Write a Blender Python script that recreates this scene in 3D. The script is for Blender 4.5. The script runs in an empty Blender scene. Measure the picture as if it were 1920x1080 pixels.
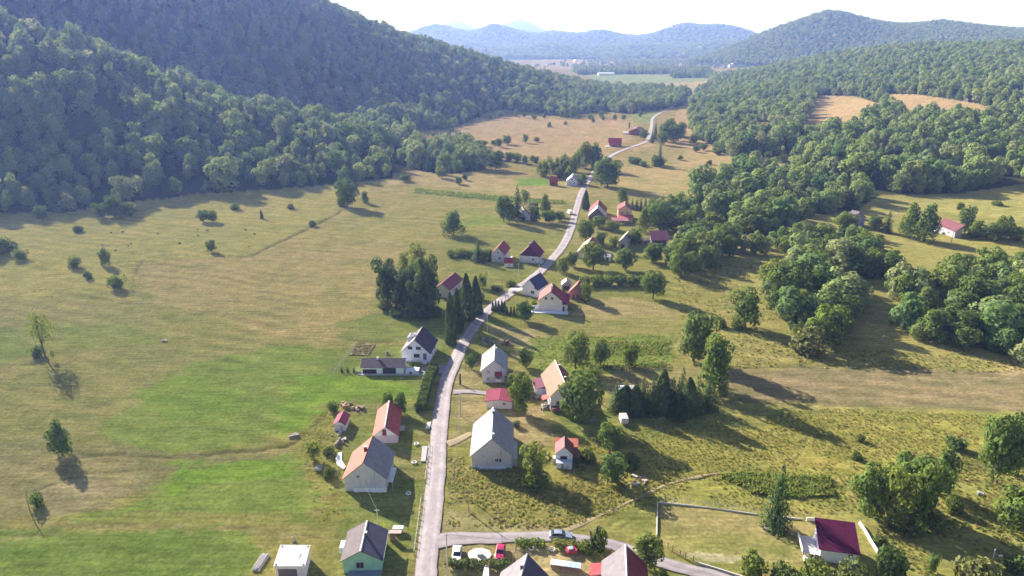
import bpy, math, random
import numpy as np
R_ = random.Random(7)
rng = np.random.default_rng(11)
scene = bpy.context.scene
COL = scene.collection

# ------------------------------------------------------------------ camera, sky, sun, exposure
PITCH = math.radians(20.0); CAM_H = 95.0; FPX = 1280.0
cam_d = bpy.data.cameras.new('camera'); cam = bpy.data.objects.new('camera', cam_d); COL.objects.link(cam)
cam.location = (0, 0, CAM_H); cam.rotation_euler = (math.pi/2 - PITCH, 0, 0)
cam_d.sensor_width = 36.0; cam_d.lens = 36.0*FPX/1920.0; cam_d.clip_start = 1.0; cam_d.clip_end = 60000.0
scene.camera = cam

SUN_AZ = math.atan2(-0.69, 0.72)          # direction towards the sun, measured from +Y to +X
SUN_EL = math.radians(26.0)
world = bpy.data.worlds.new('World'); scene.world = world; world.use_nodes = True
wn, wl = world.node_tree.nodes, world.node_tree.links
wn.clear()
w_out = wn.new('ShaderNodeOutputWorld'); w_bg = wn.new('ShaderNodeBackground'); w_sky = wn.new('ShaderNodeTexSky')
w_sky.sky_type = 'NISHITA'; w_sky.sun_disc = False
w_sky.sun_elevation = SUN_EL; w_sky.sun_rotation = SUN_AZ
w_sky.altitude = 600; w_sky.air_density = 1.0; w_sky.dust_density = 1.0; w_sky.ozone_density = 1.5
w_bg.inputs[1].default_value = 0.05
w_hs = wn.new('ShaderNodeHueSaturation'); w_hs.inputs['Saturation'].default_value = 0.8
wl.new(w_sky.outputs[0], w_hs.inputs['Color']); wl.new(w_hs.outputs[0], w_bg.inputs[0]); wl.new(w_bg.outputs[0], w_out.inputs[0])

sun_d = bpy.data.lights.new('sun', 'SUN'); sun_d.energy = 5.0; sun_d.angle = math.radians(0.53); sun_d.color = (1.0, 0.94, 0.90)
sun = bpy.data.objects.new('sun', sun_d); COL.objects.link(sun)
sun.rotation_euler = (math.pi/2 - SUN_EL, 0, math.pi - SUN_AZ)
sun.location = (-300, 300, 400)

scene.view_settings.view_transform = 'Standard'; scene.view_settings.look = 'None'
scene.view_settings.exposure = 1.7; scene.view_settings.gamma = 1.0; scene.view_settings.use_curve_mapping = False
scene.render.engine = 'CYCLES'
cy = scene.cycles
cy.use_denoising = True; cy.max_bounces = 6; cy.diffuse_bounces = 3; cy.glossy_bounces = 2; cy.transmission_bounces = 3
cy.transparent_max_bounces = 4; cy.volume_bounces = 0; cy.use_adaptive_sampling = True; cy.adaptive_threshold = 0.02
cy.sample_clamp_indirect = 4.0; cy.caustics_reflective = False; cy.caustics_refractive = False

# ------------------------------------------------------------------ pixel <-> place
CP, SP = math.cos(PITCH), math.sin(PITCH)
def ray(px, py):
    a = (px-960)/FPX; b = (py-540)/FPX
    return np.array([a, CP-b*SP, -SP-b*CP])
def at_z(px, py, z=0.0):
    r = ray(px, py); t = (z-CAM_H)/r[2]
    return np.array([r[0]*t, r[1]*t, z])
def at_y(px, py, Y):
    r = ray(px, py); t = Y/r[1]
    return np.array([r[0]*t, Y, CAM_H + r[2]*t])
def project(x, y, z):
    z = z-CAM_H; d = y*CP - z*SP; u = y*SP + z*CP
    d = np.where(d < 1, 1, d)
    return 960+FPX*x/d, 540-FPX*u/d
def in_poly(px, py, poly):
    px = np.asarray(px, float); py = np.asarray(py, float); r = np.zeros(px.shape, bool)
    n = len(poly)
    for i in range(n):
        x0, y0 = poly[i]; x1, y1 = poly[(i+1) % n]
        if y0 == y1: continue
        c = ((y0 > py) != (y1 > py)) & (px < (x1-x0)*(py-y0)/(y1-y0)+x0)
        r ^= c
    return r

# ------------------------------------------------------------------ noise
def _hash(i, j, s):
    n = (i.astype(np.int64)*374761393 + j.astype(np.int64)*668265263 + s*974634777) & 0xffffffff
    n = ((n ^ (n >> 13))*1274126177) & 0xffffffff
    return ((n ^ (n >> 16)) & 0xffffff)/float(0xffffff)
def vnoise(x, y, s=0):
    i = np.floor(x); j = np.floor(y); fx = x-i; fy = y-j
    fx = fx*fx*(3-2*fx); fy = fy*fy*(3-2*fy)
    a = _hash(i, j, s); b = _hash(i+1, j, s); c = _hash(i, j+1, s); d = _hash(i+1, j+1, s)
    return (a+(b-a)*fx)*(1-fy) + (c+(d-c)*fx)*fy
def fbm(x, y, s=0, o=4):
    t = 0; w = 0.5; k = 0
    for q in range(o):
        t = t + w*vnoise(x*2**q, y*2**q, s+q); k += w; w *= 0.55
    return t/k

# ------------------------------------------------------------------ terrain height
Y0 = 150.0
ctrl = []
def c_px(px, py, Y): ctrl.append(at_y(px, py, Y))
def c_flat(px, py): ctrl.append(at_z(px, py))
def c_xyz(px, Y, z): ctrl.append(np.array([(px-960)/FPX*Y*1.03, Y, z]))
for px in range(-450, 2500, 170):
    for py in (540, 650, 800, 1000, 1200):
        c_flat(px, py)
for px in range(-450, 1400, 150): c_flat(px, 460)
for px, py in ((0,415),(-300,430),(100,408),(200,402),(300,395),(380,380),(480,372),(600,358),(700,340),(740,330),(820,340),(900,325),(1000,330),(1100,340),(1200,340),
               (800,390),(900,400),(1000,400),(1200,400),(1300,400),(1300,350),(950,300),(1050,290),(1150,290),(1250,290),(900,260),(1000,250),(1100,245),(1200,245),(1280,255),
               (1450,310),(1250,320),(1350,320),(1400,400),(1480,420),(1600,440),(1700,460),(1800,480),(1900,500),
               (860,245),(930,220),(1000,224),(1050,222),(1120,222),(1180,220),(1230,212),(1250,203),(1200,225),(1290,190),(1280,165),(1200,150),(1300,150),(1130,148),(1250,140),
               (1000,125),(1100,125),(1200,122),(1300,128),(900,120),(800,125)):
    c_flat(px, py)
for X in (-600, -250, 0, 250, 600):
    for Y in (-140, -60, 40): ctrl.append(np.array([X*(Y+160)/200, Y, 0.0]))
# near spur on the left, then the big shaded mountain behind it
for px, py, Y in ((-450,-60,560),(-200,0,590),(0,50,600),(130,86,600),(220,124,600),(300,152,600),(380,182,600),(480,210,600),(600,228,610),(700,262,620)): c_px(px, py, Y)
for px, Y, z in ((0,760,82),(220,760,45),(420,760,28),(600,760,18),(-300,760,120)): c_xyz(px, Y, z)
for px, py, Y in ((-450,-380,900),(-200,-300,930),(0,-220,950),(300,-110,1000),(450,-45,1020),(590,8,1050),(700,54,1080),(800,88,1120),(860,102,1150),(950,127,1200),(1030,147,1230),(1100,164,1260),(1180,176,1290)): c_px(px, py, Y)
for px, Y, z in ((-300,1500,240),(0,1500,200),(300,1500,150),(700,1500,60),(950,1600,20),(1100,1700,0),(600,2300,20),(800,2400,5),(200,2500,80)): c_xyz(px, Y, z)
# the long wooded slope on the right
for px, py, Y in ((1400,290,575),(1400,230,790),(1400,180,1050),(1400,138,1600),(1550,360,430),(1550,300,530),(1550,230,740),(1550,190,950),(1550,150,1150),(1550,108,1650),
                  (1700,375,410),(1700,300,520),(1700,230,680),(1700,180,860),(1700,130,1150),(1700,90,1550),
                  (1900,440,330),(1900,360,420),(1900,300,510),(1900,230,650),(1900,180,800),(1900,130,1050),(1900,86,1450),
                  (2200,440,325),(2200,300,500),(2200,180,780),(2200,84,1400),(2500,440,325),(2500,300,500),(2500,180,780),(2500,84,1400)): c_px(px, py, Y)
for px, Y, z in ((1550,2050,34),(1700,2050,55),(1900,1950,68),(2300,1950,70),(1400,2100,6)): c_xyz(px, Y, z)
# far mountains
for px, py in ((1300,113),(1380,86),(1440,61),(1500,40),(1560,24),(1620,38),(1700,52),(1760,43),(1830,51),(1920,60),(2100,54),(2400,60)): c_px(px, py, 2900)
for px, Y, z in ((1300,2450,0),(1500,2400,40),(1700,3700,120),(1400,3700,40),(2100,3700,120)): c_xyz(px, Y, z)
for px, py in ((500,70),(650,70),(720,70),(760,66),(795,52),(822,47),(850,54),(880,64),(905,53),(930,46),(960,55),(1000,66),(1040,59),(1080,65),(1120,58),(1155,63),(1190,72),(1235,61),(1285,45),(1320,49),(1345,47),(1390,55),(1430,66),(1550,66)): c_px(px, py, 5200)
for px in (600, 750, 900, 1050, 1200, 1330): c_xyz(px, 3300, 4)
for px, py in ((700,86),(790,92),(860,82),(950,92),(1030,84),(1120,94),(1200,86),(1270,94),(1340,80)): c_px(px, py, 4100)
for px in (650, 800, 950, 1100, 1250, 1380): c_xyz(px, 4600, 70)
for px in range(450, 1700, 70): c_xyz(px, 6300, 60); c_xyz(px, 7600, 30)
for px, py in ((500,70),(700,66),(780,58),(820,60),(858,39),(905,60),(975,36),(1040,64),(1200,70),(1500,66),(2000,70)): c_px(px, py, 9500)
for px in (0, 500, 1000, 1500, 2000): c_xyz(px, 13300, 60)
for px in (-450, 0, 300): c_xyz(px, 5000, 160); c_xyz(px, 9500, 160)
ctrl = np.array(ctrl)
def _uv(X, Y):
    W = np.maximum(np.asarray(Y, float)+Y0, 5.0)
    return np.asarray(X, float)/W, np.log(W), W
_cu, _cv, _cw = _uv(ctrl[:, 0], ctrl[:, 1])
def _k(du, dv): return np.sqrt(du*du*1.6+dv*dv*0.8+0.0005)
_A = _k(_cu[:, None]-_cu[None], _cv[:, None]-_cv[None]); _n = len(_cu)
_M = np.zeros((_n+1, _n+1)); _M[:_n, :_n] = _A - 0.0003*np.eye(_n); _M[:_n, _n] = 1; _M[_n, :_n] = 1
_w = np.linalg.solve(_M, np.append(ctrl[:, 2]/_cw, 0))
def hz(X, Y):
    u, v, W = _uv(X, Y); sh = u.shape; u = u.ravel(); v = v.ravel()
    o = np.empty(u.shape)
    for s in range(0, len(u), 20000):
        o[s:s+20000] = _k(u[s:s+20000, None]-_cu[None], v[s:s+20000, None]-_cv[None]) @ _w[:_n] + _w[_n]
    z = o.reshape(sh)*W
    dead = np.clip(0.0035*W, 0.6, 4.0)
    return z - np.clip(z, -dead, dead)
def h1(x, y): return float(hz(np.array([x]), np.array([y]))[0])
def ground(px, py):
    """where the sight line through a photo pixel meets the terrain"""
    r = ray(px, py); t = np.geomspace(60, 13000, 900)
    X, Y, Z = r[0]*t, r[1]*t, CAM_H+r[2]*t
    below = Z < hz(X, Y)
    if not below.any(): return np.array([X[-1], Y[-1], h1(X[-1], Y[-1])])
    i = int(np.argmax(below)); a, b = t[max(i-1, 0)], t[i]
    for _ in range(18):
        m = (a+b)/2
        if CAM_H+r[2]*m < h1(r[0]*m, r[1]*m): b = m
        else: a = m
    return np.array([r[0]*b, r[1]*b, CAM_H+r[2]*b])

# ------------------------------------------------------------------ materials
MATS = {}
def nodes_of(name):
    m = bpy.data.materials.new(name); m.use_nodes = True
    n, l = m.node_tree.nodes, m.node_tree.links; n.clear()
    return m, n, l
def paint(col, rough=0.8, var=0.12, scale=1.5, metal=0.0, rib=0.0, bump=0.0, spec=0.3, stain=0.0):
    """weathered plain surface: base colour with two scales of wear; rib = spacing of sheet ribs (m)"""
    key = (tuple(col), rough, var, scale, metal, rib, bump, spec, stain)
    if key in MATS: return MATS[key]
    m, n, l = nodes_of('surface_%d' % len(MATS))
    out = n.new('ShaderNodeOutputMaterial'); b = n.new('ShaderNodeBsdfPrincipled'); l.new(b.outputs[0], out.inputs[0])
    b.inputs['Roughness'].default_value = rough; b.inputs['Metallic'].default_value = metal
    b.inputs['Specular IOR Level'].default_value = spec
    tc = n.new('ShaderNodeTexCoord'); nz = n.new('ShaderNodeTexNoise'); nz.inputs['Scale'].default_value = scale
    nz.inputs['Detail'].default_value = 6; nz.inputs['Roughness'].default_value = 0.65
    l.new(tc.outputs['Object'], nz.inputs['Vector'])
    mr = n.new('ShaderNodeMapRange'); mr.inputs[1].default_value = 0.3; mr.inputs[2].default_value = 0.7
    mr.inputs[3].default_value = 1-var; mr.inputs[4].default_value = 1+var
    l.new(nz.outputs[0], mr.inputs[0])
    mx = n.new('ShaderNodeMix'); mx.data_type = 'RGBA'; mx.blend_type = 'MULTIPLY'; mx.inputs[0].default_value = 1.0
    mx.inputs[6].default_value = (*col, 1); l.new(mr.outputs[0], mx.inputs[7])
    res = mx.outputs[2]
    if stain > 0:
        mp = n.new('ShaderNodeMapping'); mp.inputs['Scale'].default_value = (1.3, 1.3, 0.22); l.new(tc.outputs['Object'], mp.inputs[0])
        n2 = n.new('ShaderNodeTexNoise'); n2.inputs['Scale'].default_value = 1.2; n2.inputs['Detail'].default_value = 5; l.new(mp.outputs[0], n2.inputs['Vector'])
        r2 = n.new('ShaderNodeMapRange'); r2.inputs[1].default_value = 0.52; r2.inputs[2].default_value = 0.75; r2.inputs[3].default_value = 0; r2.inputs[4].default_value = stain
        l.new(n2.outputs[0], r2.inputs[0])
        m2 = n.new('ShaderNodeMix'); m2.data_type = 'RGBA'; l.new(r2.outputs[0], m2.inputs[0]); l.new(res, m2.inputs[6])
        m2.inputs[7].default_value = (col[0]*0.45, col[1]*0.42, col[2]*0.38, 1); res = m2.outputs[2]
    l.new(res, b.inputs['Base Color'])
    if rib > 0 or bump > 0:
        bp = n.new('ShaderNodeBump'); bp.inputs['Strength'].default_value = 0.6
        if rib > 0:
            wv = n.new('ShaderNodeTexWave'); wv.wave_type = 'BANDS'; wv.bands_direction = 'Y'; wv.inputs['Scale'].default_value = 0.314/rib*1.0
            l.new(tc.outputs['Object'], wv.inputs['Vector']); bp.inputs['Distance'].default_value = 0.05; l.new(wv.outputs[0], bp.inputs['Height'])
        else:
            n3 = n.new('ShaderNodeTexNoise'); n3.inputs['Scale'].default_value = 6; n3.inputs['Detail'].default_value = 4; l.new(tc.outputs['Object'], n3.inputs['Vector'])
            bp.inputs['Distance'].default_value = bump; l.new(n3.outputs[0], bp.inputs['Height'])
        l.new(bp.outputs[0], b.inputs['Normal'])
    MATS[key] = m
    return m
def glass_dark(): return paint((0.02, 0.025, 0.03), 0.12, 0.1, 1.0, spec=0.6)
def leaf_mat(name, cols, transl=0.35, vary=0.25):
    m, n, l = nodes_of(name)
    out = n.new('ShaderNodeOutputMaterial'); oi = n.new('ShaderNodeObjectInfo'); cr = n.new('ShaderNodeValToRGB')
    e = cr.color_ramp.elements
    while len(e) < len(cols): e.new(0.5)
    for i, c in enumerate(cols): e[i].position = i/(len(cols)-1); e[i].color = (*c, 1)
    l.new(oi.outputs['Random'], cr.inputs[0])
    ge = n.new('ShaderNodeNewGeometry'); nz = n.new('ShaderNodeTexNoise'); nz.inputs['Scale'].default_value = 0.9; nz.inputs['Detail'].default_value = 3
    l.new(ge.outputs['Position'], nz.inputs['Vector'])
    mr = n.new('ShaderNodeMapRange'); mr.inputs[1].default_value = 0.3; mr.inputs[2].default_value = 0.7; mr.inputs[3].default_value = 1-vary; mr.inputs[4].default_value = 1+vary
    l.new(nz.outputs[0], mr.inputs[0])
    mx = n.new('ShaderNodeMix'); mx.data_type = 'RGBA'; mx.blend_type = 'MULTIPLY'; mx.inputs[0].default_value = 1
    l.new(cr.outputs[0], mx.inputs[6]); l.new(mr.outputs[0], mx.inputs[7])
    d = n.new('ShaderNodeBsdfDiffuse'); t = n.new('ShaderNodeBsdfTranslucent'); s = n.new('ShaderNodeMixShader'); s.inputs[0].default_value = transl
    hs = n.new('ShaderNodeHueSaturation'); hs.inputs['Hue'].default_value = 0.485; hs.inputs['Saturation'].default_value = 1.1; hs.inputs['Value'].default_value = 1.3
    l.new(mx.outputs[2], d.inputs[0]); l.new(mx.outputs[2], hs.inputs['Color']); l.new(hs.outputs[0], t.inputs[0])
    l.new(d.outputs[0], s.inputs[1]); l.new(t.outputs[0], s.inputs[2]); l.new(s.outputs[0], out.inputs[0])
    return m
L_BROAD = leaf_mat('broadleaf_foliage', [(0.100,0.158,0.038),(0.140,0.195,0.044),(0.110,0.172,0.052),(0.170,0.208,0.052),(0.090,0.150,0.048)], 0.30)
L_FOREST = leaf_mat('forest_foliage', [(0.150,0.232,0.068),(0.255,0.315,0.108),(0.125,0.208,0.072),(0.285,0.330,0.130),(0.185,0.255,0.076),(0.270,0.300,0.135),(0.11,0.185,0.06)], 0.30)
L_LIGHT = leaf_mat('light_foliage', [(0.15,0.20,0.04),(0.20,0.24,0.06),(0.17,0.21,0.065)], 0.45)
L_DARK = leaf_mat('conifer_foliage', [(0.066,0.108,0.042),(0.095,0.138,0.050),(0.078,0.118,0.056)], 0.32)
L_SHRUB = leaf_mat('shrub_foliage', [(0.095,0.140,0.034),(0.135,0.170,0.042),(0.080,0.125,0.040),(0.16,0.17,0.062)], 0.30)
L_GRASS = leaf_mat('grass_blades', [(0.27,0.25,0.085),(0.33,0.28,0.12),(0.22,0.24,0.07),(0.38,0.33,0.16)], 0.45)
L_WEED = leaf_mat('weed_foliage', [(0.14,0.20,0.045),(0.18,0.23,0.06),(0.24,0.24,0.075)], 0.45)
BARK = paint((0.10, 0.080, 0.060), 0.95, 0.3, 4.0)
BARK_PALE = paint((0.34, 0.31, 0.27), 0.9, 0.25, 4.0)

# ------------------------------------------------------------------ object helpers
def tag(o, label=None, cat=None, group=None, kind=None):
    if label: o['label'] = label
    if cat: o['category'] = cat
    if group: o['group'] = group
    if kind: o['kind'] = kind
    return o
def link(o, parent=None):
    COL.objects.link(o)
    if parent is not None: o.parent = parent
    return o
def empty(name, loc, rz=0.0):
    o = bpy.data.objects.new(name, None); o.empty_display_size = 0.5
    o.location = loc; o.rotation_euler = (0, 0, rz)
    return link(o)
class MB:
    """collects boxes, prisms and tubes for one mesh"""
    def __init__(s): s.v = []; s.f = []
    def add(s, v, f):
        k = len(s.v); s.v += [tuple(map(float, p)) for p in v]; s.f += [tuple(i+k for i in q) for q in f]; return s
    def box(s, x0, x1, y0, y1, z0, z1):
        return s.add([(x0,y0,z0),(x1,y0,z0),(x1,y1,z0),(x0,y1,z0),(x0,y0,z1),(x1,y0,z1),(x1,y1,z1),(x0,y1,z1)],
                     [(0,3,2,1),(4,5,6,7),(0,1,5,4),(1,2,6,5),(2,3,7,6),(3,0,4,7)])
    def prism(s, pts, axis, a, b):
        """outline pts (two coordinates) swept from a to b along axis 'x','y' or 'z'"""
        n = len(pts)
        def P(p, t):
            return (t, p[0], p[1]) if axis == 'x' else ((p[0], t, p[1]) if axis == 'y' else (p[0], p[1], t))
        v = [P(p, a) for p in pts] + [P(p, b) for p in pts]
        f = [tuple(range(n))[::-1], tuple(range(n, 2*n))] + [(i, (i+1) % n, n+(i+1) % n, n+i) for i in range(n)]
        return s.add(v, f)
    def tube(s, path, radii, n=7):
        path = [np.array(p, float) for p in path]; rings = []
        for i, p in enumerate(path):
            d = path[min(i+1, len(path)-1)] - path[max(i-1, 0)]; d = d/(np.linalg.norm(d)+1e-9)
            a = np.cross(d, (0, 0, 1.0)) if abs(d[2]) < 0.9 else np.cross(d, (1.0, 0, 0)); a /= np.linalg.norm(a); b = np.cross(d, a)
            r = radii[i] if hasattr(radii, '__len__') else radii
            rings.append([p+r*(math.cos(t)*a+math.sin(t)*b) for t in np.linspace(0, 2*math.pi, n, endpoint=False)])
        v = [q for g in rings for q in g]
        f = [(i*n+j, i*n+(j+1) % n, (i+1)*n+(j+1) % n, (i+1)*n+j) for i in range(len(rings)-1) for j in range(n)]
        f += [tuple(range(n))[::-1], tuple((len(rings)-1)*n+j for j in range(n))]
        return s.add(v, f)
    def mesh(s, name, mat):
        me = bpy.data.meshes.new(name); me.from_pydata(s.v, [], s.f); me.update()
        if mat: me.materials.append(mat)
        return me
    def build(s, name, mat, parent=None, smooth=False):
        me = s.mesh(name, mat)
        if smooth: me.shade_smooth()
        return link(bpy.data.objects.new(name, me), parent)
def quads_mesh(name, V, mat, mesh=None):
    """V: (n,4,3) array of quads -> one mesh"""
    n = len(V); me = bpy.data.meshes.new(name)
    me.vertices.add(4*n); me.vertices.foreach_set('co', V.reshape(-1).astype(np.float32))
    me.loops.add(4*n); me.loops.foreach_set('vertex_index', np.arange(4*n, dtype=np.int32))
    me.polygons.add(n); me.polygons.foreach_set('loop_start', np.arange(0, 4*n, 4, dtype=np.int32))
    me.update(); me.validate()
    me.materials.append(mat)
    return me
def grid_mesh(name, P, mat):
    """P: (r,c,3) grid of points -> mesh"""
    r, c = P.shape[:2]; idx = np.arange(r*c).reshape(r, c)
    q = np.stack([idx[:-1,:-1], idx[:-1,1:], idx[1:,1:], idx[1:,:-1]], -1).reshape(-1)
    n = len(q)//4; me = bpy.data.meshes.new(name)
    me.vertices.add(r*c); me.vertices.foreach_set('co', P.reshape(-1).astype(np.float32))
    me.loops.add(4*n); me.loops.foreach_set('vertex_index', q.astype(np.int32))
    me.polygons.add(n); me.polygons.foreach_set('loop_start', np.arange(0, 4*n, 4, dtype=np.int32))
    me.update()
    if mat: me.materials.append(mat)
    me.shade_smooth()
    return me

# ------------------------------------------------------------------ where the woods stand (outlines of their floor as the photo shows them)
WOOD_LEFT = [(-700,500),(-700,-900),(590,-80),(720,20),(960,95),(1110,140),(1300,168),(1278,198),(1180,214),(1130,208),(1060,220),(1000,210),(930,206),(850,240),
             (790,246),(770,268),(880,282),(912,300),(905,318),(830,328),(738,308),(735,334),(600,348),(480,356),(380,362),(260,376),(120,398),(0,400)]
WOOD_RIGHT = [(1300,255),(1292,215),(1310,170),(1330,140),(1420,112),(1560,92),(1700,72),(1920,66),(2700,50),(2700,380),(1920,345),(1800,362),(1650,366),(1600,396),(1530,402),(1480,432),
              (1380,440),(1318,410),(1302,352),(1400,332),(1490,330),(1524,302),(1480,291),(1400,298),(1368,292),(1330,270)]
CLEAR = [[(1500,252),(1530,178),(1605,180),(1652,196),(1630,226),(1590,256)], [(1642,176),(1720,177),(1800,188),(1868,200),(1862,226),(1800,226),(1740,220),(1690,222)],
         [(1368,252),(1375,238),(1440,228),(1452,240),(1400,250)], [(1000,140),(1120,136),(1290,136),(1340,150),(1320,168),(1290,176)]]
def wood_mask(X, Y, Z):
    px, py = project(X, Y, Z)
    m = (in_poly(px, py, WOOD_LEFT) & (Y < 1420)) | (in_poly(px, py, WOOD_RIGHT) & (Y < 1900))
    for c in CLEAR: m &= ~in_poly(px, py, c)
    return m

# ------------------------------------------------------------------ ground: one sheet from behind the camera to the far mountains
TAN = (0.300, 0.225, 0.112); OLIVE = (0.215, 0.195, 0.070); GREEN = (0.180, 0.212, 0.056); BRIGHT = (0.165, 0.240, 0.038)
STRAW = (0.345, 0.262, 0.135); DIRT = (0.330, 0.245, 0.160); LAWN = (0.165, 0.180, 0.056); LITTER = (0.055, 0.062, 0.026)
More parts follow.
